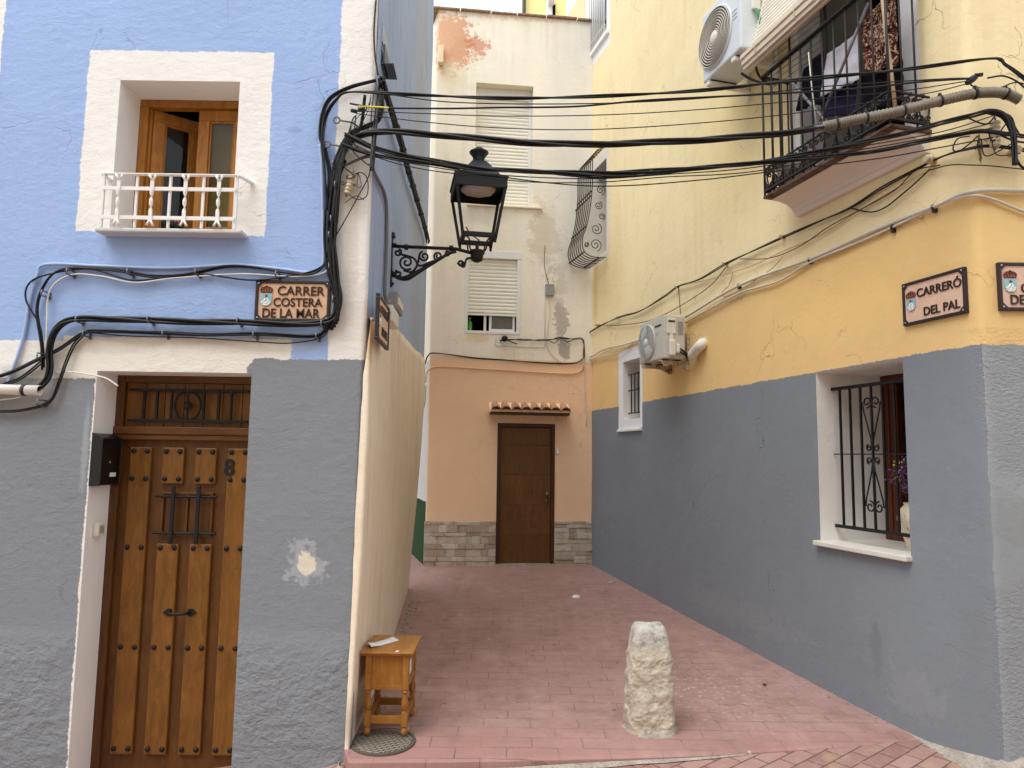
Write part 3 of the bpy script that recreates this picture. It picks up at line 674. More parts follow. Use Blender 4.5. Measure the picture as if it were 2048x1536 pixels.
# --- letter box on the left jamb, switch below
mbx = thing('letter_box', 'black metal letter box with white name label beside the studded door', 'letter box', L.p(du0+.06, 1.55, -.1))
bv1, bv0 = L.q(196, 868, 0)[1], L.q(190, 971, 0)[1]; bj = du0+.004; bth = .06
mb = MB(); mb.prism([L.p(bj, bv1+.0, .004), L.p(bj, bv0, .004), L.p(bj+bth, bv0, .004), L.p(bj+bth, bv1-.03, .004)], -L.N*.212); mb.build('body', M['black_box'], mbx, bevel=.004)
MB().prism([L.p(bj, bv1+.007, .01), L.p(bj, bv1+.0, .01), L.p(bj+bth+.008, bv1-.034, .01), L.p(bj+bth+.008, bv1-.026, .01)], -L.N*.222).build('lid', M['black_box'], mbx, bevel=.002)
MB().lathe([(.008,0),(.008,.006),(.004,.008)], L.p(bj+bth, bv1-.17, -.09), L.U, 12).build('lock', M['steel'], mbx)
MB().box8([L.p(bj+bth+k, v, n) for k, v, n in ((0,bv0+.05,-.10),(0,bv0+.05,-.165),(.003,bv0+.05,-.165),(.003,bv0+.05,-.10),(0,bv0+.075,-.10),(0,bv0+.075,-.165),(.003,bv0+.075,-.165),(.003,bv0+.075,-.10))]).build('label_plate', M['paper'], mbx)
swt = thing('door_switch', 'small cream switch box on the white jamb left of the studded door', 'switch', L.p(du0, L.q(215, 1062)[1], -.1))
sv1, sv0 = L.q(210, 1047, -.06)[1], L.q(210, 1075, -.06)[1]
MB().fbox(L, du0+.002, du0+.035, sv0, sv1, -.15, -.07).build('housing', M['plastic_white'], swt, bevel=.008)
MB().fbox(L, du0+.03, du0+.0375, sv0+.018, sv1-.018, -.135, -.085).build('rocker', simple('rocker_beige', (170,160,135), .5), swt, bevel=.003)

# ================================================================== CREAM GARDEN WALL along the alley
cw = MB(); us = [-.05, -.043, -.035, -.018, 0, .018] + [.05+4.0*k/60 for k in range(61)]; uvs = []
CT = [S.q(x, y) for x, y in ((775, 645), (800, 672), (825, 699), (848, 722))]
def cream_top(u): return float(np.interp(u, [0, .3]+[c[0] for c in CT], [2.52, 2.56]+[c[1] for c in CT]))+.012*noise.noise((u*5, 0, 2))+.02*noise.noise((u*1.3, 4, 2))
Sx = Frame(S.O+S.N*.0, S.U, S.N)
NJ = 40
rows = []
cbul = lambda v: float(np.interp(v, (-.3, 0, .5, 1.1, 1.8, 2.6, 3), (-.012, -.008, .006, .03, .04, .03, .03)))
for j in range(NJ+3):
    r = []
    for u in us:
        t = min(1, j/NJ); top = cream_top(max(u, 0)); v = -.2+(top+.2)*t
        if u < 0:                                                     # bullnose round the corner
            ul = -.036+.013*v+.012*noise.noise((v*1.1, 3, 1))+.005*noise.noise((v*9, 3, 1)); k = (u+.05)/.05
            if v > 2.2: ul += (v-2.2)*.10
            p = L.p(ul+k*(cbul(v)-ul), v, .003+.018*math.sin(k*math.pi/2))
        else:
            bul = cbul(v)+.012*noise.noise((u*.9, v*.9, 3))*min(1, u*2) - .10*max(0, (u-1.5)/2.5)*max(0, 1-v/2.4)
            p = S.p(u, v, bul) - Vector((0, .018, 0))*max(0, 1-u/.05)
        if j > NJ: p = p + (-S.N*(.06*(j-NJ)) if u > .06 else Vector((-.03*(u+.05)/.11, .05, 0))*(j-NJ)) + Vector((0,0,.02*(j-NJ)))
        r.append(p); uvs.append((u, v))
    rows.append(r)
cw.quadgrid(rows)
endc = [rows[j][-1] for j in range(NJ+1)]; cw.quadgrid([endc, [p-S.N*.6 for p in endc]]); uvs += [(4.1, p.z) for p in endc]+[(4.7, p.z) for p in endc]
M['cream_wall'] = plaster('cream_wall_plaster', CREAM, [('blob', (.0, 2.5), (.08, .25), (206,176,128), .8, .4, .8), ('blob', (2.0, 1.5), (1.6,1.0), (206,186,150), .5, .5, .7), ('blob', (.4, .15), (.6,.12), (160,136,110), .6, .5, .8)], (), crack=.2, streak=.55, streakcol=(178,148,106), bumps=.8, dirt=.14)
cwo = cw.build('cream_wall', M['cream_wall'], base=S.p(2, 0), uvf=UVW(uvs)); tag(cwo, 'rain streaked cream plaster skirting wall along the blue house on the alley side', 'wall')

# ================================================================== HOUSE AT THE END
bh = thing('end_house', 'narrow cream and peach house closing the alley, with a tiled door canopy and shuttered windows', 'house', B.p(1.1, .25))
v_pe = B.q(1000, 716)[1]
W1 = (B.q(929, 600)[0], B.q(1041, 600)[0], B.q(980, 668)[1], B.q(980, 502)[1])
W2 = (B.q(951, 250)[0], B.q(1066, 250)[0], B.q(1000, 411)[1], B.q(1000, 168)[1])
DB = (B.q(993, 990)[0], B.q(1109, 990)[0], -.1, B.q(1050, 847)[1])
PEACH = (242,206,170)
ZB = [('poly', [(0, 0), (5, 0), (5, B.q(1160,728)[1]), (0, B.q(860,712)[1])], PEACH),
      ('poly', [(-4, 0), (-.015, 0), (-.015, 3.0), (-4, 3.0)], (204,202,200)), ('poly', [(-4, -1), (-.01, -1), (-.01, 1.08), (-4, 1.2)], (36,66,32)),
      ('blob', B.q(903, 85), (.30,.42), (212,146,106), .8, .12, 2.4), ('blob', B.q(955, 92), (.17,.14), (206,132,96), .75, .12, 2.6), ('blob', B.q(885, 60), (.2,.3), (224,182,146), .6, .2, 2.4),
      ('blob', B.q(1090, 470), (.2,.45), (196,180,156), .5, .25, 2.2), ('blob', B.q(1122, 640), (.10,.22), (168,160,150), .75, .06, 2.6), ('blob', B.q(1130, 700), (.08,.15), (160,154,148), .8, .06, 2.4), ('blob', B.q(1120, 560), (.10,.3), (186,178,166), .5, .05, 3.6),
      ('blob', B.q(1145, 250), (.35,1.6), (226,222,212), .7, .5, .7), ('blob', B.q(1005, 20), (1.3,.12), (196,150,112), .6, .4, 1.5), ('blob', B.q(1140, 540), (.2,.5), (210,204,190), .6, .5, .8),
      ('blob', B.q(955, 675), (.16,.07), (230,204,160), .6, .3, .8), ('blob', B.q(960, 430), (.35,.12), (196,192,182), .5, .5, 1.1), ('blob', B.q(900,150), (.2,.2), (232,214,180),.7,.4,1.0)]
M['end_wall'] = plaster('end_house_plaster', (241,234,217), ZB, (), crack=.45, streak=.35, streakcol=(206,186,150), bumps=.9, dirt=.11, wob=1.3)
Pb = corner_path(BS, B, .025)
mb, uvs = wall_mesh(Pb, -2.2, 3.4, -.3, 8.1, [W1, W2, DB], (-.025, 0, .025), seed=11, step=.13); mb.build('wall', M['end_wall'], bh, uvf=UVW(uvs))
# ragged roof verge
mb = MB(); k = 0; u = -.1
while u < 2.6:
    l = random.uniform(.38, .5); a = .01*random.random()
    mb.fbox(B, u, u+l-.012, 8.095+a, 8.118+a+.01*random.random(), -.4, .03+.03*random.random()); u += l
mb.build('roof_verge', simple('old_verge', (150,124,104), .9, 0, .1, .35, 14, .4), bh, bevel=.006)
MB().fbox(B, .005, B.q(887, 110)[0], B.q(875, 131)[1], B.q(875, 96)[1], .0, .09).build('beam_end', plaster('beam_plaster', (240,224,188), bumps=.8), bh, bevel=.012, uvf=reveal_uv(B))
mb = MB(); mb.poly([B.p(-1.2, 8.1, -5) , B.p(3.4, 8.1, -5), B.p(3.4, 8.1, 0), B.p(0, 8.1, 0)]); mb.build('roof', M['tile'], bh)
# stone base
def stones(ua, ub, name):
    mb = MB(); v = -.1; top = B.q(900, 1041)[1]
    while v < top-.01:
        hh = min(random.choice((.05,.065,.08,.1)), top-v); u = ua
        while u < ub-.01:
            l = min(random.uniform(.09, .3), ub-u)
            if ub-u-l < .05: l = ub-u
            mb.fbox(B, u+.001, u+l-.001, v+.001, v+hh-.001, -.02, random.uniform(.012, .034)); u += l
        v += hh
    return mb.build(name, M['stone'], bh, bevel=.006)
stones(-.012, DB[0]-.004, 'stone_base'); stones(DB[1]+.004, 2.5, 'stone_base')
# door
dbo = MB().fbox(B, DB[0], DB[0]+.05, -.1, DB[3], -.12, .01).fbox(B, DB[1]-.05, DB[1], -.1, DB[3], -.12, .01).fbox(B, DB[0]+.05, DB[1]-.05, DB[3]-.05, DB[3], -.12, .01).build('door', M['back_frame'], bh, bevel=.004)
dbo['label'] = 'plain dark brown door'
mb = MB(); vv = [.18, B.q(1050,1070)[1], B.q(1050,1010)[1], B.q(1050,950)[1], B.q(1050,890)[1], DB[3]-.053]
for a, b in zip(vv[:-1], vv[1:]): mb.fbox(B, DB[0]+.052, DB[1]-.052, a+.0015, b-.0015, -.08, -.035)
mb.build('leaf', M['back_door'], dbo, bevel=.002); MB().fbox(B, DB[0]+.01, DB[1]-.01, -.1, DB[3]-.01, -.13, -.075).build('door_core', M['back_frame'], dbo)
mb = MB(); hu, hv = B.q(1093, 988, -.03); mb.lathe([(.025,0),(.025,.008),(.012,.012),(.012,.04),(.028,.05),(.028,.07),(.01,.075)], B.p(hu, hv, -.035), B.N, 16); mb.lathe([(.02,0),(.02,.01),(.012,.014)], B.p(hu, hv-.09, -.035), B.N, 14); mb.build('handle', simple('aged_brass', (120,104,84), .4, .8), dbo)
MB().fbox(B, DB[0], DB[1], -.1, zal(9.75)+.02, -.2, .03).build('threshold', M['concrete'], bh)
# canopy
cn = thing if False else None
cu0, cu1 = B.q(982, 815, .22)[0], B.q(1140, 825, .22)[0]; cvb = B.q(1060, 829, .22)[1]
can = MB().fbox(B, cu0, cu1, cvb, cvb+.03, 0, .22).build('canopy', M['back_frame'], bh, bevel=.003)
mb = MB(); mb.prism([B.p(cu0-.01, v, n) for n, v in ((0, cvb+.03), (.23, cvb+.03), (.23, cvb+.06), (0, cvb+.17))], B.U*(cu1-cu0+.02)); mb.build('mortar_bed', plaster('peach_mortar', PEACH, bumps=.9), can, uvf=reveal_uv(B))
nt_ = 8
for k in range(nt_):
    u = cu0+(cu1-cu0)*(k+.5)/nt_; mb = MB(); rows = []; ju = random.uniform(-.006,.006)
    for i in range(7):
        t = i/6; n = .02+.27*t; vc = cvb+.135-.085*t; r_ = .052+.014*t
        rows.append([B.p(u+ju+r_*math.cos(a), vc+r_*.85*math.sin(a), n) for a in [math.pi*q/10 for q in range(11)]])
    mb.quadgrid(rows)
    inner = [[p-Vector((0,0,.014)) for p in r] for r in rows]; mb.quadgrid(inner); mb.quadgrid([rows[-1], inner[-1]], False)
    mb.build('tile', M['tile'], can)
MB().fbox(B, B.q(1111,905)[0], B.q(1118,905)[0], B.q(1114,908)[1], B.q(1114,896)[1], 0, .02).build('doorbell', M['plastic_white'], bh, bevel=.004)
# windows with roller shutters
def roller(F, u0, u1, v0, v1, n, parent):
    mb = MB(); rows = []; h = .052; ns = int((v1-v0)/h)
    prof = [(0,0),(.006,.004),(.010,.012),(.012,.026),(.010,.040),(.005,.047),(0,.0505)]
    for k in range(ns+1):
        vb_ = v1-(k+1)*h
        for dn, dv in prof:
            v = vb_+dv
            if v >= v0: rows.append((v, n+dn))
    rows.sort()
    mb.quadgrid([[F.p(u0, v, n_), F.p(u1, v, n_)] for v, n_ in rows]); 
    mb.fbox(F, u0, u1, v0-.03, v0+.0, n-.01, n+.014)
    return mb.build('roller_shutter', M['shutter'], parent)
w1o = reveal(B, W1, .13, True, 0).build('window', M['white_metal'], bh); w1o['label'] = 'lower window with half closed roller shutter'
mb = MB(); vb_box = B.q(985, 517)[1]; vsh = B.q(985, 626)[1]
mb.fbox(B, W1[0], W1[1], vb_box, W1[3], -.1, .012); mb.fbox(B, W1[0], W1[0]+.05, W1[2]+.04, vb_box, -.1, .008); mb.fbox(B, W1[1]-.05, W1[1], W1[2]+.04, vb_box, -.1, .008); mb.fbox(B, W1[0], W1[1], W1[2], W1[2]+.04, -.1, .01)
mb.build('frame', M['white_metal'], w1o, bevel=.004)
roller(B, W1[0]+.05, W1[1]-.05, vsh, vb_box, -.05, w1o)
mb = MB(); um = B.q(968, 650)[0]; 
for a in ((um, um+.035), (um+.075, um+.11), (W1[1]-.1, W1[1]-.07)): mb.fbox(B, a[0], a[1], W1[2]+.04, vsh+.02, -.095, -.065)
mb.fbox(B, um+.11, W1[1]-.1, W1[2]+.04, W1[2]+.085, -.094, -.066); mb.fbox(B, um, W1[1]-.05, vsh-.02, vsh+.1, -.094, -.07); mb.build('sash', M['white_metal'], w1o, bevel=.003)
MB().fbox(B, um+.11, W1[1]-.1, W1[2]+.085, vsh, -.085, -.08).build('pane', simple('pale_pane', (96,94,86), .2, 0, .5), w1o)
room(B, W1[0]+.01, W1[1]-.01, W1[2]+.01, W1[3], -.12, -1.2).build('interior', M['room_ochre'], w1o)
w2o = reveal(B, W2, .16).build('window', plaster('cream_reveal', (238,228,206), bumps=.7), bh, uvf=reveal_uv(B)); w2o['label'] = 'upper window with closed roller shutter'
mb = MB(); mb.fbox(B, W2[0], W2[1], W2[3]-.16, W2[3], -.2, -.14); mb.fbox(B, W2[0], W2[0]+.03, W2[2], W2[3]-.16, -.2, -.13); mb.fbox(B, W2[1]-.045, W2[1], W2[2], W2[3]-.16, -.2, -.13); mb.build('frame', M['white_metal'], w2o, bevel=.004)
roller(B, W2[0]+.03, W2[1]-.045, W2[2]+.03, W2[3]-.16, -.17, w2o)
MB().fbox(B, W2[0]-.1, W2[1]+.14, W2[2]-.03, W2[2]-.003, -.0, .04).build('sill', plaster('cream_sill', (238,228,206), bumps=.7), w2o, bevel=.006, uvf=reveal_uv(B))
# small goods seen inside the open half of the lower window
gb = thing('green_bottle', 'green plastic bottle standing inside the half open lower window', 'bottle', B.p(W1[0]+.09, W1[2]+.042, -.16))
MB().lathe([(.03,0),(.032,.02),(.032,.13),(.02,.16),(.012,.165),(.012,.19)], B.p(W1[0]+.09, W1[2]+.042, -.16), n=14).build('bottle_body', simple('green_plastic', (90,190,60), .4), gb)
MB().lathe([(.014,.19),(.014,.21)], B.p(W1[0]+.09, W1[2]+.042, -.16), n=12).build('bottle_cap', M['plastic_white'], gb)

# ================================================================== FAR YELLOW HOUSE above the roofs
fh = thing('distant_house', 'bright yellow and white house rising behind the end house roof', 'house', (3, 17, 0))
Fh = Frame((0, 16, 0), (1, 0, 0), (0, -1, 0)); f0 = Fh.q(1048, 10)[0]; f1 = Fh.q(1132, 10)[0]
mb = MB().fbox(Fh, f0, f1, 6, 16, -4, 0); mb.build('wall', plaster('far_yellow', (250,238,168), bumps=.4), fh, uvf=reveal_uv(Fh))
MB().fbox(Fh, f1, f1+2.2, 6, 16, -4, .25).build('white_bay', plaster('far_white', (236,240,244), bumps=.4), fh, uvf=reveal_uv(Fh))
g0, g1 = Fh.q(1092, 10)[0], Fh.q(1110, 10)[0]; wv = Fh.q(1100, 8)[1]
mb = MB(); mb.fbox(Fh, g0, g1, 6, 16, -.02, .05); wo_ = mb.build('window', M['white_paint'], fh)
MB().fbox(Fh, g1-.06, g1+.01, 6, wv-.05, .05, .06).build('opening', M['dark_room'], wo_)
MB().fbox(Fh, g0+.05, g1-.03, wv-.08, wv+.1, .05, .3).build('balcony_slab', M['white_paint'], fh)
MB().tube([Fh.p(f0, 6, .1), Fh.p(f0, 16, .1)], .045, 10).build('drainpipe', simple('dark_pipe', (70,66,52), .6), fh)

# ================================================================== YELLOW HOUSE
yh = thing('yellow_house', 'yellow plastered corner house with grey base, barred windows and iron balcony', 'house', (2.6, 6, 0))
Y1 = (241,223,178); Y2 = (232,198,138)
BW = (R.q(1813, 900)[0], R.q(1636, 900)[0], R.q(1740, 1098)[1], R.q(1700, 735)[1])
SW = (R.q(1280, 780)[0], R.q(1246, 780)[0], R.q(1260, 838)[1], R.q(1255, 722)[1])
UWN = (R.q(1213, 60)[0], R.q(1181, 60)[0], 7.62, 8.75)
BOW = (R.q(1213, 400)[0], R.q(1175, 400)[0], 4.5, 5.8)
FL = 3.80
BD = (R.q(1803, 150)[0], R.q(1600, 250)[0], FL, 6.1)
vgR = R.q(1970, 686)[1]; vgRl = R.q(1180, 824)[1]; vgF = RF.q(2000, 688)[1]
pipe = [R.q(1172, 728), R.q(1950, 384)]
ZR = [('poly', [(8, -1), pipe[0] if False else (8, pipe[0][1]+(pipe[0][1]-pipe[1][1])/(pipe[0][0]-pipe[1][0])*(8-pipe[0][0])), (0, pipe[1][1]), (-4, pipe[1][1]+.03), (-4, -1)], Y2),
      ('poly', [(0, -1), (8, -1), (8, vgRl), (0, vgR)], (128,135,143)), ('poly', [(0.004, -1), (-4, -1), (-4, vgF), (0.0, vgF)], (150,156,160)),
      ('poly', [(SW[0]-.06, SW[2]-.12), (SW[1]+.13, SW[2]-.12), (SW[1]+.13, SW[3]+.14), (SW[0]-.06, SW[3]+.16)], (232,234,240)),
      ('poly', [(BD[0]-.15, BD[2]-.02), (BD[0]+.05, BD[2]-.02), (BD[0]+.05, 7), (BD[0]-.15, 7)], (228,228,232)), ('poly', [(BD[1]-.05, BD[2]), (BD[1]+.12, BD[2]), (BD[1]+.12, 7), (BD[1]-.05, 7)], (222,222,224)),
      ('poly', [(BOW[0]-.07, BOW[2]-.12), (BOW[1]+.3, BOW[2]-.12), (BOW[1]+.3, BOW[3]+.1), (BOW[0]-.07, BOW[3]+.16)], (232,228,220)),
      ('poly', [(UWN[0]-.13, UWN[2]-.2), (UWN[1]+.2, UWN[2]-.2), (UWN[1]+.2, 10), (UWN[0]-.13, 10)], (236,236,238)),
      ('poly', [(-.9, .9), (-.0, 1.3), (-.0, 1.62), (-.12, 1.62), (-.35, 1.5), (-.9, 1.48)], (146,152,154)),
      ('blob', (.5, 1.0), (.5,.8), (138,146,156), .5, .6, .6), ('blob', (.9,.45), (.05,.16), (104,108,118), .3, .3, 2.2), ('blob', (.6,.25), (.2,.15), (150,152,156), .4, .2, 3.0), ('blob', (2.6,.35), (.8,.12), (146,148,150), .35, .2, 3.0),
      ('blob', (5.6, 4.1), (.5,.4), (214,190,134), .5, .6, .9), ('blob', (5.95, 4.1), (.08,.5), (196,168,110), .5, .6, 1.2),
      ('blob', (-.05, 3.55), (.012,.09), (110,84,70), .9, .1, .5), ('blob', (2.3, 4.8), (.8,.7), (236,214,150), .5, .5, .8), ('blob', (1.2,2.9), (.9,.3), (240,200,128), .5, .5, .7)]
RR = [([(-4, -.5), (-.015, -.5), (-.015, .9), (-.2, 1.0), (-4, 1.0)], 48, 5.0), ([(-4, 1.5), (-.4, 1.52), (-.1, 1.66), (-.02, 2.0), (-.01, vgF-.005), (-4, vgF-.005)], 50, 5.5)]
M['yellow_wall'] = plaster('yellow_house_plaster', Y1, ZR, RR, crack=.85, streak=.26, scuff=.5, wob=1.6, streakcol=(206,176,116), bumps=.7, dirt=.1)
Pr = corner_path(RF, R, .05)
mb, uvs = wall_mesh(Pr, -3.0, 7.2, -.3, 8.9, [BW, SW, UWN, BOW, BD], (-.05,-.03,-.01,.01,.03,.05), seed=21, step=.12, amp=.008)
mb.build('wall', M['yellow_wall'], yh, uvf=UVW(uvs))
mb = MB(); mb.poly([R.p(7.2, 8.9), R.p(0, 8.9), R.p(0,8.9)+Vector((3,0,0)), R.p(7.2,8.9)+Vector((4,0,0))]); mb.build('roof', M['concrete'], yh)
# --- barred ground floor window
bw = reveal(R, BW, .6, False).build('window', M['white_reveal'], yh, uvf=reveal_uv(R)); bw['label'] = 'ground floor window with black iron grille and deep white reveal'
MB().fbox(R, BW[0]-.01, BW[1]+.03, BW[2]-.035, BW[2], -.6, .05).build('sill', simple('marble_sill', (216,212,202), .5, 0, .4, .06, 9, .2), bw, bevel=.006)
mb = MB()
for q_ in ((BW[0], BW[1], BW[3]-.07, BW[3]), (BW[0], BW[1], BW[2], BW[2]+.06), (BW[1]-.075, BW[1], BW[2]+.06, BW[3]-.07), (BW[0], BW[0]+.07, BW[2]+.06, BW[3]-.07), (BW[1]-.16, BW[1]-.085, BW[2]+.06, BW[3]-.07)): mb.fbox(R, *q_, -.66, -.585)
mb.build('frame', M['redwood'], bw, bevel=.008)
MB().fbox(R, BW[0]+.07, BW[1]-.16, BW[2]+.06, BW[3]-.07, -.63, -.625).build('pane', M['glass'], bw)
room(R, BW[0]-.05, BW[1]+.05, BW[2]-.05, BW[3]+.05, -.66, -1.8).build('interior', M['dark_room'], bw)
GN = -.14; gr = MB(); gt = R.q(1676, 776, GN)[1]-.005; gb_ = R.q(1680, 1052, GN)[1]; gm = (gt*.5+gb_*.5)+.02
for v in (gt, gb_): gr.fbox(R, BW[0]+.001, BW[1]-.001, v-.012, v+.012, GN-.012, GN+.012)
gr.tube([R.p(BW[0]+.001, gm, GN), R.p(BW[1]-.001, gm, GN)], .005, 6)
gr.fbox(R, BW[0]-.03, BW[0]-.006, gb_, gt, GN-.01, GN+.01); gr.fbox(R, BW[0]-.02, BW[0]+.003, gt-.01, gt+.01, GN-.006, GN+.006)
for v in (gb_, gm): gr.fbox(R, BW[0]-.02, BW[0]+.003, v-.008, v+.008, GN-.006, GN+.006)
gro = gr.build('window_grille', M['iron'], yh, bevel=.002); gro['label'] = 'black scrolled iron grille of the ground floor window'; nb = 8
ub = [BW[1]-.085-k*.105 for k in range(8)]
for u in ub: MB().fbox(R, u-.007, u+.007, gb_+.01, gt-.01, GN-.007, GN+.007).build('bar', M['iron'], gro)
mb = MB(); cu = ub[3]; hw_ = .095
def sc_tube(F, pts, n, r, mb): mb.tube([F.p(u, v, n) for u, v in pts], r, 6)
for sg in (-1, 1):
    for d_ in (1, -1):
        ve = gm+d_*(gt-gb_)*.36; vmid = gm+d_*.045
        c1 = (cu+sg*.042, ve); sp = spiral(c1, .012, .042, 1.25, (math.pi if sg > 0 else 0), -sg*d_ if False else sg*d_, 14)
        sc_tube(R, sp, GN+.002, .006, mb)
        c2 = (cu+sg*.034, vmid); sp2 = spiral(c2, .008, .026, 1.2, (0 if sg > 0 else math.pi), sg*d_, 14); sc_tube(R, sp2, GN+.002, .006, mb)
        sc_tube(R, [(cu+sg*.084, ve), (cu+sg*.078, ve-d_*.05), (cu+sg*.015, vmid+d_*.07), (cu+sg*.006, vmid)], GN+.002, .006, mb)
mb.build('scrollwork', M['iron'], gro)
# --- small barred window under the air conditioner
sw = reveal(R, SW, .3).build('window', M['white_reveal'], yh, uvf=reveal_uv(R)); sw['label'] = 'small barred window below the rusty air conditioner'
MB().fbox(R, SW[0]-.06, SW[1]+.13, SW[2]-.15, SW[2]-.12, .0, .03).build('sill', M['white_paint'], sw, bevel=.004)
room(R, SW[0]+.001, SW[1]-.001, SW[2]+.001, SW[3]-.001, -.3, -.9).build('interior', M['dark_room'], sw)
mb = MB()
for v in (SW[2]+.08, (SW[2]+SW[3])/2, SW[3]-.16): mb.tube([R.p(SW[0]+.01, v, -.07), R.p(SW[1]-.01, v, -.07)], .008, 6)
for k in range(1, 5): u = SW[0]+(SW[1]-SW[0])*k/5; mb.tube([R.p(u, SW[2]+.07, -.07), R.p(u, SW[3]-.15, -.07)], .008, 6)
mb.build('window_grille', M['iron'], sw)
# --- upper white barred window
uo = reveal(R, UWN, .12).build('window', M['white_paint'], yh); uo['label'] = 'white barred window at the top of the alley wall'
mb = MB(); mb.fbox(R, UWN[0]-.1, UWN[1]+.1, UWN[2]-.06, UWN[2], 0, .04); mb.build('sill', M['white_paint'], uo, bevel=.004)
mb = MB()
for k in range(9): u = UWN[0]+.02+(UWN[1]-UWN[0]-.04)*k/8; mb.tube([R.p(u, UWN[2], .03), R.p(u, UWN[3]-.05, .03)], .011, 6)
for v in (UWN[2]+.12, UWN[2]+1.0): mb.tube([R.p(UWN[0], v, .03), R.p(UWN[1], v, .03)], .012, 6)
mb.build('window_grille', M['white_metal'], uo)
room(R, UWN[0]+.01, UWN[1]-.01, UWN[2]+.01, UWN[3]-.01, -.12, -.7).build('interior', simple('curtain_grey', (190,200,212), .8), uo)
# --- bow window grille
bo = reveal(R, BOW, .2).build('window', plaster('grey_reveal', (196,190,182), bumps=.7), yh, uvf=reveal_uv(R)); bo['label'] = 'window behind a rusty bulging iron grille'
room(R, BOW[0]+.001, BOW[1]-.001, BOW[2]+.001, BOW[3]-.001, -.2, -.7).build('interior', simple('grey_shutter', (118,112,106), .8), bo)
def bowprof(t):            # t from 0 (top) to 1 (bottom, back at the wall) -> v, n
    P_ = [(BOW[3]+.16, .02), (BOW[3]-.0, .20), (BOW[3]-.45, .22), (BOW[2]+.55, .25), (BOW[2]+.30, .30), (BOW[2]+.10, .36), (BOW[2]-.06, .33), (BOW[2]-.12, .2), (BOW[2]-.11, .02)]
    return P_
prof = catmull([Vector((0, n, v)) for v, n in bowprof(0)], 6)
bg_ = MB(); us_b = [BOW[0]-.03+(BOW[1]+.24-BOW[0])*k/12 for k in range(13)]
for v_, n_ in ((BOW[3]-.0,.2), (BOW[3]-.5,.222), (BOW[2]+.72,.242), (BOW[2]+.3,.3), (BOW[2]-.06,.33), (BOW[2]-.12,.12)): bg_.tube([R.p(us_b[0], v_, n_), R.p(us_b[-1], v_, n_)], .009, 6)
bgo = bg_.build('window_grille', M['bow_iron'], yh); bgo['label'] = 'rusty bulging iron grille'
for u in us_b: MB().tube([R.p(u, p.z, p.y) for p in prof], .007, 6).build('bar', M['bow_iron'], bgo)
mb = MB()
for (v_, n_, r_, sg) in ((BOW[2]+.05,.17,.09,1), (BOW[2]+.27,.16,.085,-1), (BOW[2]+.04,.30,.035,-1), (BOW[2]+.45,.08,.05,1), (BOW[2]+.6,.13,.06,-1), (BOW[2]+.82,.1,.07,1), (BOW[2]+1.0,.1,.06,-1)):
    mb.tube([R.p(us_b[0], v_+y_, n_+x_) for x_, y_ in spiral((0,0), .012, r_, 1.7, 0, sg, 14)], .006, 6)
mb.build('scrollwork', M['bow_iron'], bgo)
# --- balcony
bn0, bn1 = R.q(1840, 300)[0]-.10, R.q(1598, 425)[0]+.01; E = .31
mould = [(0, -.12), (.035, -.12), (.05, -.09), (.06, -.085), (.075, -.06), (.12, -.03), (.19, -.012), (.255, -.008), (.255, .0), (0, .0)]
mb = MB(); vz = FL-.04
mb.prism([R.p(bn0+.02, vz+v, n) for n, v in mould], R.U*(bn1-bn0-.04)); 
bal = mb.build('balcony', plaster('moulding_plaster', (226,217,208), bumps=.6, crack=.4), yh, uvf=reveal_uv(R)); bal['label'] = 'shallow balcony with ornate black iron railing'
MB().fbox(R, bn0, bn1, vz+.001, vz+.024, 0, E+.01).build('slab', rusty('slab_iron', (92,66,52), (70,42,28), .5), bal, bevel=.003)
RT = FL+.97; rl = MB(); za = vz+.03
for a, b in (((bn0+.01, 0), (bn0+.01, E)), ((bn0+.01, E), (bn1-.01, E)), ((bn1-.01, E), (bn1-.01, 0))):
    A, Bq = R.p(a[0], 0, a[1]), R.p(b[0], 0, b[1]); d = (Bq-A).normalized(); s_ = Vector((d.y, -d.x, 0))
    for z_, hw2, hh2 in ((RT, .02, .006), (za+.03, .01, .008), (za+.21, .007, .005)):
        rl.box8([A-s_*hw2+Vector((0,0,z_-hh2)), Bq-s_*hw2+Vector((0,0,z_-hh2)), Bq+s_*hw2+Vector((0,0,z_-hh2)), A+s_*hw2+Vector((0,0,z_-hh2)), A-s_*hw2+Vector((0,0,z_+hh2)), Bq-s_*hw2+Vector((0,0,z_+hh2)), Bq+s_*hw2+Vector((0,0,z_+hh2)), A+s_*hw2+Vector((0,0,z_+hh2))])
for a in ((bn0+.01, E), (bn1-.01, E)): rl.tube([R.p(a[0], za, a[1]), R.p(a[0], RT, a[1])], .009, 6)
rlo = rl.build('balcony_railing', M['iron_rust'], yh)
nbar = 12; bpos = [(bn0+.01+(bn1-bn0-.02)*k/(nbar-1), E) for k in range(nbar)] + [(bn1-.01, E*k/4) for k in range(1, 4)] + [(bn0+.01, E*k/3) for k in range(1, 3)]
for u, n in bpos: MB().tube([R.p(u, za, n), R.p(u, RT, n)], .0075, 6).build('bar', M['iron_rust'], rlo)
def heart(pfun, w_):
    mb = MB()
    for sg in (-1, 1):
        a = [( sg*w_*.08, .0), (sg*w_*.30, .06), (sg*w_*.44, .12)]
        sp = spiral((sg*w_*.24, .15), w_*.2, .006, 1.3, 0 if sg > 0 else math.pi, sg, 16)
        mb.tube([pfun(x, y) for x, y in a+sp], .006, 6)
        mb.tube([pfun(x, y) for x, y in spiral((sg*w_*.26, .035), .005, .03, 1.2, math.pi/2, -sg, 14)], .0055, 6)
    mb.ball(pfun(0, .19), .013, 6); return mb
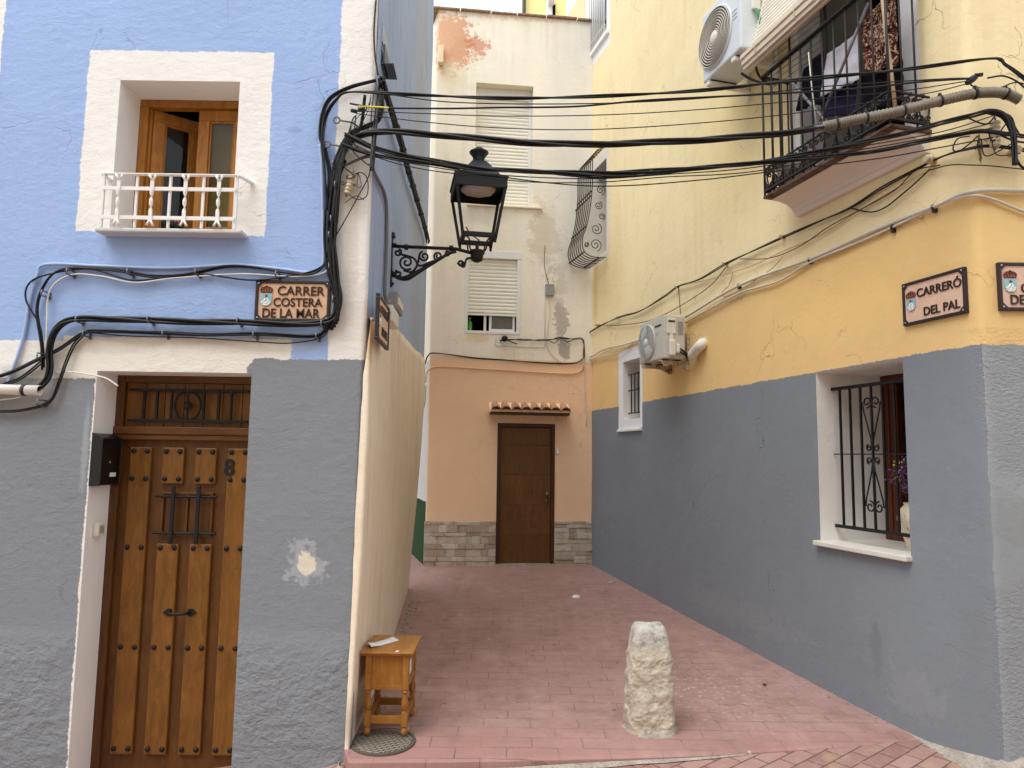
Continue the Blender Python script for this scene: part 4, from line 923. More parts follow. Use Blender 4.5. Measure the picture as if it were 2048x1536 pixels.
for k in range(nbar-1):
    um_ = (bpos[k][0]+bpos[k+1][0])/2; w_ = (bn1-bn0-.02)/(nbar-1)
    heart(lambda x, y: R.p(um_+x, za+.02+y, E), w_).build('scroll_panel', M['iron_rust'], rlo)
for k in range(3):
    nm = E*(k+.5)/3.2
    heart(lambda x, y: R.p(bn1-.01, za+.02+y, nm+x), .1).build('scroll_panel', M['iron_rust'], rlo)
    heart(lambda x, y: R.p(bn0+.01, za+.02+y, nm+x), .1).build('scroll_panel', M['iron_rust'], rlo)
# balcony door recess
bdo = reveal(R, BD, .22).build('balcony_door', simple('door_reveal_white', (206,204,204), .7), yh)
mb = MB(); mb.fbox(R, BD[1]-.5, BD[1], BD[2], BD[3], -.28, -.22); mb.build('door_leaf', M['room_grey'], bdo)
room(R, BD[0]-.1, BD[1]-.45, BD[2], BD[3]+.2, -.22, -2).build('interior', M['dark_room'], bdo)

# ================================================================== AIR CONDITIONERS
def solve_n(x, y, u, lo, hi):
    for _ in range(40):
        m_ = (lo+hi)/2
        if (R.q(x, y, m_)[0]-u)*(R.q(x, y, lo)[0]-u) <= 0: hi = m_
        else: lo = m_
    return (lo+hi)/2
def fan_front(F, uc, vc, n, rad, root, old):
    mb = MB(); mb.lathe([(rad, 0), (rad*1.0, .012), (rad*.96, .018), (rad*.95, .004), (rad*.95, .001)], F.p(uc, vc, n), F.N, 40, cap=False)
    ring = mb.build('fan_ring', M['ac_old'] if old else M['ac_white'], root)
    MB().lathe([(rad*.95, .003), (.001, .004)], F.p(uc, vc, n), F.N, 32, cap=False).build('fan_opening', M['ac_dark'] if not old else M['ac_mid'], root)
    hub = MB().lathe([(rad*.22, .004), (rad*.22, .02), (rad*.17, .028), (.001, .03)], F.p(uc, vc, n), F.N, 24).build('fan_hub', M['plastic_white'], root)
    if old:
        for k in range(2):
            a0 = math.radians(65+180*k); rows = []
            for i in range(9):
                t = i/8; r = rad*(.2+.72*t); w_ = math.radians(40)*(1-.35*t); rows.append([F.p(uc+r*math.cos(a0+w_*(q/6-.5)*2), vc+r*math.sin(a0+w_*(q/6-.5)*2), n+.007+.008*q/6) for q in range(7)])
            mb = MB(); mb.quadgrid(rows); mb.build('fan_blade', M['plastic_white'], root, solid=.003)
    mb = MB(); nr = 9 if not old else 7
    for k in range(nr):
        r = rad*(.26+.68*k/(nr-1)); mb.tube([F.p(uc+r*math.cos(a), vc+r*math.sin(a), n+.022) for a in [2*math.pi*q/48 for q in range(48)]], .0048 if not old else .0018, 4, closed=True)
    for k in range(64 if not old else 48):
        a = 2*math.pi*k/(64 if not old else 48); mb.tube([F.p(uc+rad*.22*math.cos(a), vc+rad*.22*math.sin(a), n+.02), F.p(uc+rad*.6*math.cos(a+.12), vc+rad*.6*math.sin(a+.12), n+.023), F.p(uc+rad*.96*math.cos(a+.2), vc+rad*.96*math.sin(a+.2), n+.016)], .0014, 4)
    mb.build('fan_guard', M['conduit_white'] if not old else M['ac_white'], root)
# lower, old and rusty
an0 = .09; au0 = R.q(1370, 660, an0)[0]; an1 = solve_n(1328, 670, au0, .1, .7); au1 = R.q(1279, 690, an1)[0]; av1 = R.q(1328, 629, an1)[1]; av0 = R.q(1328, 716, an1)[1]
ac = thing('air_conditioner', 'old beige air conditioner with rusty lower edge above the small barred window', 'air conditioner', R.p((au0+au1)/2, av0, .2), 'air conditioner outdoor units')
MB().fbox(R, au0, au1, av0, av1, an0, an1).build('casing', M['ac_old'], ac, bevel=.012)
fan_front(R, au0+(au1-au0)*.66, (av0+av1)/2-.01, an1+.001, (av1-av0)*.43, ac, True)
Fn = Frame(R.p(au0, 0, 0), R.N, -R.U)            # near side, u = distance from the wall
dpt = an1-an0
mb = MB(); mb.fbox(Fn, an1-dpt*.55, an1-dpt*.12, av1-.19, av1-.03, 0, .012); mb.fbox(Fn, an1-dpt*.42, an1-dpt*.25, av0+.16, av1-.19, 0, .012); mb.build('service_cover', M['plastic_white'], ac, bevel=.008)
MB().fbox(Fn, an1-dpt*.5, an1-dpt*.18, av1-.075, av1-.055, .0125, .014).build('grip_slot', M['ac_dark'], ac)
mb = MB(); mb.fbox(Fn, an1-dpt*.48, an1-dpt*.18, av0+.02, av0+.19, 0, .05); mb.fbox(Fn, an1-dpt*.70, an1-dpt*.50, av0+.05, av0+.15, 0, .045); mb.build('valve_cover', M['plastic_white'], ac, bevel=.018)
MB().fbox(Fn, an1-dpt*.92, an1-dpt*.66, av1-.2, av1-.06, 0, .002).build('rating_label', M['plastic_grey'], ac)
MB().fbox(R, au0+.06, au0+.20, av1-.105, av1-.085, an1+.0005, an1+.0025).build('badge', M['ac_dark'], ac)
for k, uu in enumerate((au0+.07, au1-.12)):
    mb = MB(); mb.fbox(R, uu, uu+.035, av0-.05, av0-.012, .0, an1+.02); mb.fbox(R, uu, uu+.035, av0-.1, av0+.28, .0, .03)
    mb.prism([R.p(uu+.01, av0-.05, .03), R.p(uu+.01, av0-.05, .14), R.p(uu+.01, av0-.1, .03)], R.U*.006); mb.build('bracket', M['bracket'], ac, bevel=.003)
for k in range(4):
    MB().fbox(R, (au0+.06, au1-.13)[k % 2], (au0+.06, au1-.13)[k % 2]+.055, av0-.012, av0, an0+.02 if k < 2 else an1-.08, an0+.08 if k < 2 else an1-.02).build('foot', M['gasket'], ac)
mb = MB()
for k in range(2): mb.tube(catmull([R.p(au0-.03, av0+.10-.03*k, an1-dpt*.68), R.p(au0-.06, av0+.07-.03*k, an0+.05), R.w(1378,712+4*k,.05), R.w(1384,714,.05)], 6), .011, 8)
mb.build('pipe', M['gasket'], ac)
ec = thing('pipe_elbow_cover', 'rounded cream pipe cover on the wall beside the old air conditioner', 'pipe cover', R.p(au0-.2, av0+.2, 0))
pe = [R.w(1382,718,.05), R.w(1386,709,.06), R.w(1394,698,.06), R.w(1402,690,.05), R.w(1408,686,.0)]
MB().tube(catmull(pe, 6), [.03+.022*min(1, k/5) for k in range(25)], 14).build('cover_shell', M['plastic_white'], ec)
MB().tube([R.w(1408,686,.0), R.w(1407,686,.02)], .062, 14).build('wall_flange', M['plastic_white'], ec)
# upper, newer and white
bn_0 = .12; bu_1 = R.q(1466, 166, bn_0)[0]; bn_1 = solve_n(1406, 168, bu_1, .15, .9); bv_0 = R.q(1406, 168, bn_1)[1]; bu_0 = R.q(1482, 90, bn_1)[0]; bv_1 = bv_0+.64
ac2 = thing('air_conditioner', 'newer white air conditioner with round spiral fan guard above the cables', 'air conditioner', R.p((bu_0+bu_1)/2, bv_0, .3), 'air conditioner outdoor units')
MB().fbox(R, bu_0, bu_1, bv_0, bv_1, bn_0, bn_1).build('casing', M['ac_white'], ac2, bevel=.015)
fan_front(R, bu_0+(bu_1-bu_0)*.63, (bv_0+bv_1)/2-.01, bn_1+.001, .265, ac2, False)
mb = MB()
for k in range(3): mb.fbox(R, bu_0+.05, bu_0+.20, bv_0+.30+.035*k, bv_0+.305+.035*k, bn_1, bn_1+.003)
mb.build('louvre', M['ac_mid'], ac2)
mb = MB(); 
for k in range(40): mb.fbox(R, bu_0+.03+(bu_1-bu_0-.06)*k/40, bu_0+.034+(bu_1-bu_0-.06)*k/40, bv_0+.03, bv_1-.03, bn_0-.003, bn_0)
mb.build('rear_fins', M['ac_mid'], ac2)
Fm = Frame(R.p(bu_0, 0, 0), R.N, -R.U); dp = bn_1-bn_0
MB().fbox(Fm, bn_0+dp*.42, bn_0+dp*.68, bv_0+.34, bv_0+.52, 0, .03).build('service_cover', M['plastic_white'], ac2, bevel=.01)
MB().fbox(Fm, bn_0+dp*.08, bn_0+dp*.3, bv_0+.28, bv_0+.55, 0, .002).build('rating_label', simple('label_blue', (110,124,160), .6, 0, .3, .3, 60), ac2)
MB().fbox(Fm, bn_0+dp*.2, bn_0+dp*.42, bv_0+.08, bv_0+.24, 0, .04).build('valve_cover', M['plastic_white'], ac2, bevel=.012)
for k in range(2): MB().tube(catmull([Fm.p(bn_0+dp*.55+.012*k, bv_0+.35, .02), Fm.p(bn_0+dp*.54+.012*k, bv_0+.28, .05), Fm.p(bn_0+dp*.45+.012*k, bv_0+.18, .05), Fm.p(bn_0+dp*.35, bv_0+.14, .03)], 6), .008, 6).build('wire', M['green_paint'], ac2)
for uu in (bu_0+.1, bu_1-.1):
    mb = MB(); mb.fbox(R, uu, uu+.05, bv_0-.055, bv_0-.015, 0, bn_1+.0); mb.fbox(R, uu, uu+.05, bv_0-.15, bv_0+.25, 0, .03); mb.build('bracket', M['plastic_white'], ac2, bevel=.005)
    MB().fbox(R, uu+.005, uu+.045, bv_0-.015, bv_0, bn_0+.03, bn_1-.03).build('foot', M['gasket'], ac2)
MB().tube(catmull([R.w(1483, 147, .3), R.w(1505, 160, .25), R.w(1535, 168, .2), R.w(1552, 166, .12), R.w(1570,160,.03)], 6), .011, 8).build('drain_hose', M['gasket'], ac2)
MB().tube(catmull([R.w(1511, 128, .2), R.w(1516, 148, .2), R.w(1530, 163, .18), R.w(1552, 168, .12)], 6), .010, 8).build('drain_hose', M['gasket'], ac2)

# ================================================================== BALCONY CONTENTS
# slatted blind slung over the railing
bl = thing('slatted_blind', 'cream slatted roller blind hanging outside the iron balcony', 'blind', R.w(1540, 80, .36))
Bn = .40; pA = R.q(1484, 128, Bn); bu_e = pA[0]; bvb = pA[1]; bu_s = bn0+.05
mb = MB(); z_ = bvb+.10
while z_ < 6.3:
    nn = lambda z: Bn-.02-(Bn-.1)*((z-bvb)/(6.3-bvb))**.8
    mb.box8([R.p(bu_s,z_,nn(z_)-.012),R.p(bu_e,z_,nn(z_)-.012),R.p(bu_e,z_,nn(z_)),R.p(bu_s,z_,nn(z_)),R.p(bu_s,z_+.028,nn(z_+.028)-.012),R.p(bu_e,z_+.028,nn(z_+.028)-.012),R.p(bu_e,z_+.028,nn(z_+.028)),R.p(bu_s,z_+.028,nn(z_+.028))]); z_ += .037
mb.build('slats', simple('blind_cream', (226,218,200), .6, 0, .3, .05), bl)
mb = MB()
for k, (dn, dv) in enumerate(((0, 0), (.012, .05), (-.015, -.035), (-.045, -.05), (-.03, .04))): mb.fbox(R, bu_s, bu_e, bvb+dv-.018, bvb+dv+.016, Bn+dn-.018, Bn+dn+.006)
mb.build('bottom_roll', simple('blind_cream_b', (220,206,186), .6, 0, .3, .05), bl, bevel=.003)
mb = MB()
for f_ in (.12, .5, .85):
    u = bu_s+(bu_e-bu_s)*f_; mb.tube([R.p(u, bvb-.06, Bn+.012), R.p(u, bvb+.06, Bn+.026), R.p(u, 6.3, .09)], .003, 5)
mb.build('cord', M['cable_white'], bl)
MB().tube([R.w(1617, 105, E+.01), R.w(1623, 170, E+.012), R.w(1633, 248, E+.012)], .005, 6).build('pull_rope', M['conduit_white'], bl)
# clothes airer
ar = thing('clothes_airer', 'dark wire clothes airer standing behind the balcony railing', 'airer', R.p(1.4, FL, .12))
A0, A1 = R.q(1587, 62, .16), R.q(1590, 275, .16)
mb = MB(); mb.tube(catmull([R.p(A0[0], FL, .2), R.p(A0[0], A0[1]-.03, .2), R.p(A0[0], A0[1], .17), R.p(A0[0]-.3, A0[1]-.01, .16), R.p(A0[0]-.36, A0[1]-.06, .16), R.p(A0[0]-.36, FL+.7, .16)], 5), .010, 6); mb.build('airer_frame', M['iron'], ar)
mb = MB()
for k in range(7): mb.tube([R.p(A0[0]+.22, A0[1]-.06-.05*k, .2), R.p(A0[0]-.36, A0[1]-.06-.05*k, .16)], .0025, 5)
mb.build('airer_wires', M['cable_grey'], ar)
for nm, a, b in (('strut', (1577,157), (1690,287)), ('strut', (1640,243), (1737,5))):
    MB().tube([R.w(*a, .26), R.w(*b, .26)], .011, 8).build(nm, M['conduit_grey'], ar)
def cloth(corners, n, mat, name, label, cat, group, rip=.012, seed=0, nu=16, nv=14, hem=.0):
    """hanging cloth from four picture-plane corners (top left, top right, bottom right, bottom left) on a plane parallel to the wall"""
    P_ = [R.w(x, y, n) for x, y in corners]; rows = []
    for j in range(nv+1):
        t = j/nv; a = P_[0].lerp(P_[3], t); b = P_[1].lerp(P_[2], t)
        rows.append([a.lerp(b, i/nu) + R.N*(rip*(.4+t)*math.sin(i/nu*9+seed+1.5*noise.noise((i*.3, seed, 0))) + .01*noise.noise((i*.4, j*.4, seed))) + Vector((0,0,-hem*(math.sin(i/nu*math.pi*1.0))*t + .012*noise.noise((i*.5, seed, 3))*t)) for i in range(nu+1)])
    mb = MB(); mb.quadgrid(rows); o = mb.build(name, mat, base=P_[0], solid=.004); return tag(o, label, cat, group)
LG = 'laundry drying on the balcony'
cloth([(1655,108),(1716,66),(1722,158),(1642,194)], .17, simple('white_cotton', (214,210,218), .9, 0, .1, .03), 'white_towel', 'plain white towel hanging behind the balcony bars', 'laundry', LG, .006, 1, hem=-.0)
def patmat():
    m = NT('patterned_fabric'); o = m.obj(); n1 = m.noise(o, 30, 4, .6, 2.0); c = m.mix(m.ramp(n1, .5, .58), srgb(74,30,26), srgb(196,166,140)); c = m.mix(m.ramp(m.noise(o, 17, 3, .5, 1), .55, .62), c, srgb(30,16,16)); return m.done(c, .9, 0, .1)
cloth([(1722,40),(1790,-22),(1791,130),(1736,150)], .2, patmat(), 'patterned_shirt', 'dark red and beige patterned garment hanging beside the white towel', 'laundry', LG, .015, 2)
navy = simple('navy_fabric', (24,25,36), .95, 0, .1, .2, 20)
cloth([(1608,138),(1646,100),(1650,205),(1592,222)], .15, navy, 'navy_garment', 'navy garment hanging on the far side of the white towel', 'laundry', LG, .012, 3)
cloth([(1722,152),(1806,118),(1806,200),(1716,236)], .14, simple('black_fabric', (22,20,26), .95, 0, .1, .2, 20), 'black_garment', 'black garment hanging low under the patterned garment', 'laundry', LG, .015, 4)
cloth([(1640,190),(1716,158),(1712,228),(1640,236)], .12, simple('violet_fabric', (38,34,58), .95, 0, .1, .2, 20), 'dark_garment', 'dark violet garment hanging just below the white towel', 'laundry', LG, .012, 5)
MBp = MB().tube([R.w(1764, -12, E-.02), R.w(1772, 70, E-.02), R.w(1782, 140, E-.02), R.w(1790, 215, E-.02)], [.012]*4, 8)
tag(MBp.build('bamboo_pole', simple('bamboo', (176,150,120), .6, 0, .3, .2, 20)), 'thin bamboo pole tied upright to the balcony railing', 'pole')
tb = thing('plastic_tub', 'beige plastic tub standing at the far end of the balcony floor', 'tub', R.p(bn1-.17, FL-.008, .15))
MB().lathe([(.10,0),(.135,.20),(.138,.21),(.150,.215),(.150,.232),(.134,.232),(.10,.012)], R.p(bn1-.17, FL-.008, .155), n=28).build('tub_body', simple('tub_plastic', (188,176,166), .55), tb)

# ================================================================== STREET LAMP
lu, lv = S.q(782, 520, .0); La = .66
lp = thing('street_lamp', 'black four sided wall lantern on a scrolled iron bracket', 'street lamp', S.p(lu, lv, 0))
zt = S.q(781, 470)[1]; zb = S.q(781, 566)[1]; zbar = S.q(782, 490)[1]
def SP(n, v): return S.p(lu, v, n)
mb = MB(); mb.fbox(S, lu-.022, lu+.022, zb, zt, 0, .012)
mb.lathe([(.02,0),(.026,.012),(.016,.03),(.02,.04),(.004,.05)], S.p(lu, zt-.002, .006), (0,0,1), 12)
mb.lathe([(.02,0),(.024,.012),(.012,.03),(.004,.04)], S.p(lu, zb+.002, .006), (0,0,-1), 12)
for v in (zt-.05, zb+.05): mb.lathe([(.01,0),(.01,.02),(.004,.028)], S.p(lu, v, .012), S.N, 8)
brk = mb.build('bracket', M['iron'], lp, bevel=.003)
zc = zbar-.045
MB().tube([SP(.0, zbar), SP(La-.16, zbar-.01), SP(La-.02, zc)], .013, 10).build('top_bar', M['iron_rust'], brk)
MB().tube(catmull([SP(.01, zbar-.20), SP(.05, zbar-.245), SP(.12, zbar-.25), SP(.2, zbar-.205), SP(.34, zbar-.115), SP(.44, zbar-.05), SP(.50, zbar-.03)], 6), [.012+.010*math.exp(-((k-14)/6)**2) for k in range(37)], 10).build('brace', M['iron'], brk)
mb = MB()
for (c, r_, a0, sg, tn) in (((.12, zbar-.125), .062, math.pi*.5, 1, 1.6), ((.255, zbar-.075), .042, -math.pi*.4, -1, 1.5), ((.36, zbar-.07), .034, math.pi*.6, 1, 1.4), ((.43, zbar-.045), .02, -math.pi*.3, -1, 1.2), ((La-.125, zbar-.125), .026, math.pi*.3, -1, 1.3), ((.05, zbar-.05), .03, 0, 1, 1.2), ((.06, zbar-.215), .028, math.pi, -1, 1.2)):
    mb.tube([SP(*p) for p in spiral(c, .008, r_, tn, a0, sg, 16)], .0085, 6)
mb.tube(catmull([SP(.06, zbar-.06), SP(.17, zbar-.09), SP(.22, zbar-.15), SP(.30, zbar-.12), SP(.36, zbar-.1)], 5), .009, 6)
mb.tube(catmull([SP(.1, zbar-.19), SP(.16, zbar-.2), SP(.2, zbar-.15), SP(.22, zbar-.05)], 5), .009, 6)
mb.tube(catmull([SP(La-.15, zbar-.12), SP(La-.1, zbar-.15), SP(La-.08, zbar-.09), SP(La-.03, zbar-.075)], 5), .009, 6)
for n_ in (.115, La-.2): mb.tube([SP(n_-.015, zbar-.005), SP(n_+.015, zbar-.006)], .022, 10)
mb.build('scrollwork', M['iron'], brk)
LC = S.p(lu, 0, La); za_ = zc+.03
cup = MB().lathe([(.02,-.075),(.045,-.06),(.05,-.02),(.056,.0),(.056,.015),(.03,.02),(.014,.03),(.012,.06),(.006,.065)], (LC.x, LC.y, zc+.01), n=20).build('socket', M['iron_rust'], lp)
ang = math.radians(10); cA, sA = math.cos(ang), math.sin(ang)
def LP(a, b, z): return Vector((LC.x + a*cA - b*sA, LC.y + a*sA + b*cA, z))
z0, z1 = zc+.115, zc+.475; hb, ht = .122, .185
mb = MB()
for a, b in ((-1,-1),(1,-1),(1,1),(-1,1)):
    P0, P1 = LP(a*hb, b*hb, z0-.03), LP(a*ht, b*ht, z1); s_ = .012
    mb.box8([P0+Vector((-s_,-s_,0)), P0+Vector((s_,-s_,0)), P0+Vector((s_,s_,0)), P0+Vector((-s_,s_,0)), P1+Vector((-s_,-s_,0)), P1+Vector((s_,-s_,0)), P1+Vector((s_,s_,0)), P1+Vector((-s_,s_,0))])
    mb.ball(P0-Vector((0,0,.012)), .012, 6)
def ringbox(h, za, zb2, th):
    for k in range(4):
        c = [(-1,-1),(1,-1),(1,1),(-1,1)]; p, q_ = c[k], c[(k+1) % 4]
        o = [LP(p[0]*h, p[1]*h, 0), LP(q_[0]*h, q_[1]*h, 0)]; i_ = [LP(p[0]*(h-th), p[1]*(h-th), 0), LP(q_[0]*(h-th), q_[1]*(h-th), 0)]
        mb.box8([o[0]+Vector((0,0,za)), o[1]+Vector((0,0,za)), i_[1]+Vector((0,0,za)), i_[0]+Vector((0,0,za)), o[0]+Vector((0,0,zb2)), o[1]+Vector((0,0,zb2)), i_[1]+Vector((0,0,zb2)), i_[0]+Vector((0,0,zb2))])
ringbox(hb+.008, z0-.012, z0+.022, .03); ringbox(ht+.014, z1-.005, z1+.08, .012); ringbox(ht+.022, z1+.075, z1+.092, .03)
mb.build('lantern_frame', M['iron'], lp, bevel=.002)
mb = MB()
for a, b in ((-1,-1),(1,-1),(1,1),(-1,1)):
    mb.tube(catmull([LP(a*.03, b*.03, zc+.02), LP(a*.06, b*.06, zc+.02), LP(a*.07, b*.07, zc+.09), LP(a*.1, b*.1, z0-.005), LP(a*hb, b*hb, z0-.005)], 5), .0065, 6)
mb.tube(catmull([LP(0,0,zc+.06), LP(.02,0,zc+.1), LP(-.06,-.04,z0+.03), LP(-.1,-.1,z0+.06)], 5), .005, 6)
mb.build('cage_arm', M['iron_rust'], lp)
mb = MB(); zr = z1+.092
sq = lambda h, z: [LP(-h,-h,z), LP(h,-h,z), LP(h,h,z), LP(-h,h,z)]
mb.quadgrid([sq(ht+.012, zr), sq(.152, zr+.008), sq(.147, zr+.03), sq(.052, zr+.165), sq(.042, zr+.17)], False, True)
mb.lathe([(.05,.16),(.045,.185),(.046,.2),(.058,.225),(.074,.242),(.076,.25),(.066,.258),(.036,.264),(.032,.28),(.026,.286)], (LC.x, LC.y, zr), n=24)
mb.build('lantern_roof', simple('lantern_roof_black', (34,37,42), .5, .2, .4, .15, 14), lp)
MB().lathe([(.0005, 0), (.13, .0), (.14, .02), (.14, .04)], (LC.x, LC.y, z1+.022), n=8).build('lamp_diffuser', simple('diffuser_cream', (200,190,172), .5, 0, .3, .04), lp)
mb = MB(); mb.poly(sq(ht, z1-.018)) if False else None
mb = MB(); mb.quadgrid([sq(ht+.01, z1+.065), sq(.02, z1+.065)], False, True); mb.build('lamp_tray', M['iron'], lp)

# ================================================================== STREET NAME PLATES
def name_plate(F, u, v, w_, h_, n, lines, clay, label, sgn_u):
    """u, v: centre of the plate"""
    rt_ = Vector((0,0,1)).cross(F.N); O = F.p(u, v, n); Fs = Frame(O, rt_, F.N)
    t = thing('street_sign', label, 'street sign', O, 'ceramic street name plates')
    rm = .0135
    MB().fbox(Fs, -w_/2, w_/2, -h_/2, h_/2, -.002, .014).build('plate', clay, t, bevel=.004)
    mb = MB()
    for q_ in ((-w_/2-.006, w_/2+.006, h_/2-rm, h_/2+.006), (-w_/2-.006, w_/2+.006, -h_/2-.006, -h_/2+rm), (-w_/2-.006, -w_/2+rm, -h_/2+rm, h_/2-rm), (w_/2-rm, w_/2+.006, -h_/2+rm, h_/2-rm)): mb.fbox(Fs, *q_, -.003, .022)
    c = .045
    for a in (-1, 1):
        for b in (-1, 1): mb.prism([Fs.p(a*(w_/2-rm+.002), b*(h_/2-rm+.002), -.001), Fs.p(a*(w_/2-rm-.022), b*(h_/2-rm+.002), -.001), Fs.p(a*(w_/2-rm+.002), b*(h_/2-rm-.022), -.001)], F.N*.022)
    mb.build('rim', M['sign_rim'], t, bevel=.004)
    for a in (-1, 1):
        for b in (-1, 1): MB().lathe([(.007,0),(.006,.004),(.002,.006)], Fs.p(a*(w_/2-.014), b*(h_/2-.014), .021), F.N, 10).build('screw', M['steel'], t)
    for (txt, x, y, hgt, wd) in lines: text_mesh(txt, Fs, x, y, .013, hgt, .007, .012, width=wd).build('lettering', M['sign_letter'], t)
    # municipal shield and crown
    sx = -w_/2+.062; sy = .01 if len(lines) == 3 else -.005; s_ = .034
    sh = MB().prism([Fs.p(sx+x*s_, sy+y*s_, .013) for x, y in ((-1,1),(1,1),(1,-.5),(.8,-1),(.35,-1.25),(0,-1.35),(-.35,-1.25),(-.8,-1),(-1,-.5))], F.N*.006).build('shield', M['shield_blue'], t, bevel=.001)
    mb = MB()
    for k in range(3):
        yb = -.55-.28*k; wv_ = (.85, .8, .55)[k]; mb.tube(catmull([Fs.p(sx+s_*wv_*x, sy+s_*(yb+.10*math.sin(x*7+k)), .0195) for x in (-1,-.6,-.2,.2,.6,1)], 4), .004, 6)
    mb.ball(Fs.p(sx-.2*s_, sy-.25*s_, .02), .006, 6); mb.ball(Fs.p(sx+.3*s_, sy-.3*s_, .02), .006, 6); mb.tube(catmull([Fs.p(sx+s_*x, sy+s_*y, .02) for x, y in ((-.45,-.5),(-.2,-.05),(.1,.1),(.35,-.1),(.5,-.45))], 4), .0035, 6)
    mb.build('wave_emblem', M['shield_white'], sh)
    mb = MB(); st_ = [(math.cos(math.pi/2+k*math.pi/5)*(.3 if k % 2 == 0 else .13), math.sin(math.pi/2+k*math.pi/5)*(.3 if k % 2 == 0 else .13)+.55) for k in range(10)]
    mb.prism([Fs.p(sx+x*s_, sy+y*s_, .0188) for x, y in st_], F.N*.003); mb.build('star_emblem', M['crown_brown'], sh)
    mb = MB(); cy = sy+s_*1.15
    mb.fbox(Fs, sx-s_*1.0, sx+s_*1.0, cy, cy+.008, .013, .021)
    for k in range(5):
        x = (k-2)/2*.9; mb.tube(catmull([Fs.p(sx+s_*x*1.0, cy+.008, .018), Fs.p(sx+s_*x*1.15, cy+.022, .018), Fs.p(sx+s_*x*.7, cy+.034, .018), Fs.p(sx, cy+.038, .018)], 4), .0042, 6)
        mb.ball(Fs.p(sx+s_*x*1.05, cy+.02, .021), .005, 6)
    mb.ball(Fs.p(sx, cy+.042, .018), .005, 6); mb.build('crown', M['crown_brown'], t)
    return t
def three(w_): return [('CARRER', -.094, .036, .055, .288), ('COSTERA', -.118, -.034, .052, .302), ('DE LA MAR', -.182, -.104, .055, .352)]
ua, ub_ = L.q(513, 600)[0], L.q(662, 600)[0]; va, vb_ = L.q(590, 563)[1], L.q(590, 644)[1]
name_plate(L, (ua+ub_)/2, (va+vb_)/2, ub_-ua-.01, va-vb_-.01, .004, three(0), M['sign_clay'], 'ceramic street sign on the blue wall reading CARRER COSTERA DE LA MAR', 1)
ua, ub_ = R.q(1811, 610)[0], R.q(1937, 585)[0]; va, vb_ = R.q(1870, 553)[1], R.q(1870, 640)[1]
name_plate(R, (ua+ub_)/2, (va+vb_)/2, ua-ub_-.01, va-vb_-.005, .004, [('CARRERÓ', -.118, .028, .052, .325), ('DEL PAL', -.070, -.098, .052, .262)], M['sign_clay_pink'], 'ceramic street sign beside the yellow corner reading CARRERÓ DEL PAL, seen whole', 1)
ua = RF.q(1993, 575)[0]; va, vb_ = RF.q(2010, 527)[1], RF.q(2010, 622)[1]
name_plate(RF, ua-.245, (va+vb_)/2, .48, va-vb_-.01, .004, three(0), M['sign_clay_pink'], 'ceramic street sign cut off at the right edge, round the yellow corner', 1)
ua, ub_ = S.q(747, 640, .06)[0], S.q(767, 655, .06)[0]; va, vb_ = S.q(757, 618, .06)[1], S.q(757, 672, .06)[1]
name_plate(S, (ua+ub_)/2, (va+vb_)/2+.0, .46, .27, .075, [('CARRERÓ', -.110, .040, .05, .30), ('DEL PAL', -.065, -.088, .05, .24)], M['sign_clay_pink'], 'street sign seen edge on over the cream alley wall', 1)

# ================================================================== CABLES AND PIPES
def bundle(path, r, strands, mat, name, label, group, spread=None, twist=0.0, cat='cable', per=10, jit=.0):
    pts = catmull(path, per); spread = spread or r*1.1; mb = MB()
    T = [(pts[min(i+1, len(pts)-1)]-pts[max(i-1, 0)]).normalized() for i in range(len(pts))]
    X = T[0].orthogonal().normalized(); Xs = []
    for t in T: X = (X-t*X.dot(t)).normalized(); Xs.append(X)
    ln = [0]
    for a, b in zip(pts, pts[1:]): ln.append(ln[-1]+(b-a).length)
    for k in range(strands):
        q_ = []
        for i, p in enumerate(pts):
            a = 2*math.pi*k/strands + twist*ln[i] + jit*noise.noise((ln[i]*2, k, 0)); s_ = 0 if strands == 1 else spread*(1+.25*noise.noise((ln[i]*1.5, k*3, 1)))
            q_.append(p + (Xs[i]*math.cos(a)+T[i].cross(Xs[i])*math.sin(a))*s_)
        mb.tube(q_, r, 7)
    o = mb.build(name, mat, base=pts[len(pts)//2]); return tag(o, label, cat, group)
def lw(pts, n=.03): return [L.w(x, y, n) for x, y in pts]
def span(pts, ya=4.22, yb=3.86, xa=680, xb=2040): return [on_y(x, y, ya+(yb-ya)*(x-xa)/(xb-xa)) for x, y in pts]
GS, GL, GR, GB = 'cables strung across the alley', 'cables clipped to the blue house', 'cables along the yellow wall', 'cables on the end house'
CB = M['cable']
# across the alley, top to bottom
bundle(lw([(655,420),(648,330),(645,275),(652,232)], .05)+span([(672,200),(700,184),(800,188),(1000,196),(1180,193),(1400,181),(1600,159),(1800,140),(1980,117),(2012,130),(2060,165)]), .0062, 2, CB, 'power_cable', 'topmost pair of black cables spanning the alley above the upper shutter', GS, .006, 5)
bundle(span([(765,187),(900,204),(1100,208),(1300,203),(1500,189),(1650,173),(1880,158),(1945,156)]), .0034, 1, CB, 'power_cable', 'thin black cable just under the topmost pair across the alley', GS)
bundle(span([(700,207),(735,213),(780,216),(900,217),(1000,215),(1150,213),(1300,200),(1500,190),(1700,178),(1850,163),(1940,157)]), .0058, 1, CB, 'power_cable', 'black cable with a yellow taped start at the blue corner', GS)
bundle(span([(716,222),(850,227),(1000,232),(1200,230),(1400,219),(1600,201),(1800,182),(1930,163)]), .003, 1, CB, 'power_cable', 'thin wire ending in the upper black clamp on the blue corner', GS)
bundle(span([(712,227),(850,244),(1000,256),(1180,259),(1400,246),(1600,225),(1840,189),(1945,165)]), .003, 1, CB, 'power_cable', 'thin wire sagging just above the thick twisted bundle', GS)
thick = [(1655,252),(1550,268),(1400,280),(1250,287),(1120,288),(1000,281),(900,272),(800,264),(735,266)]
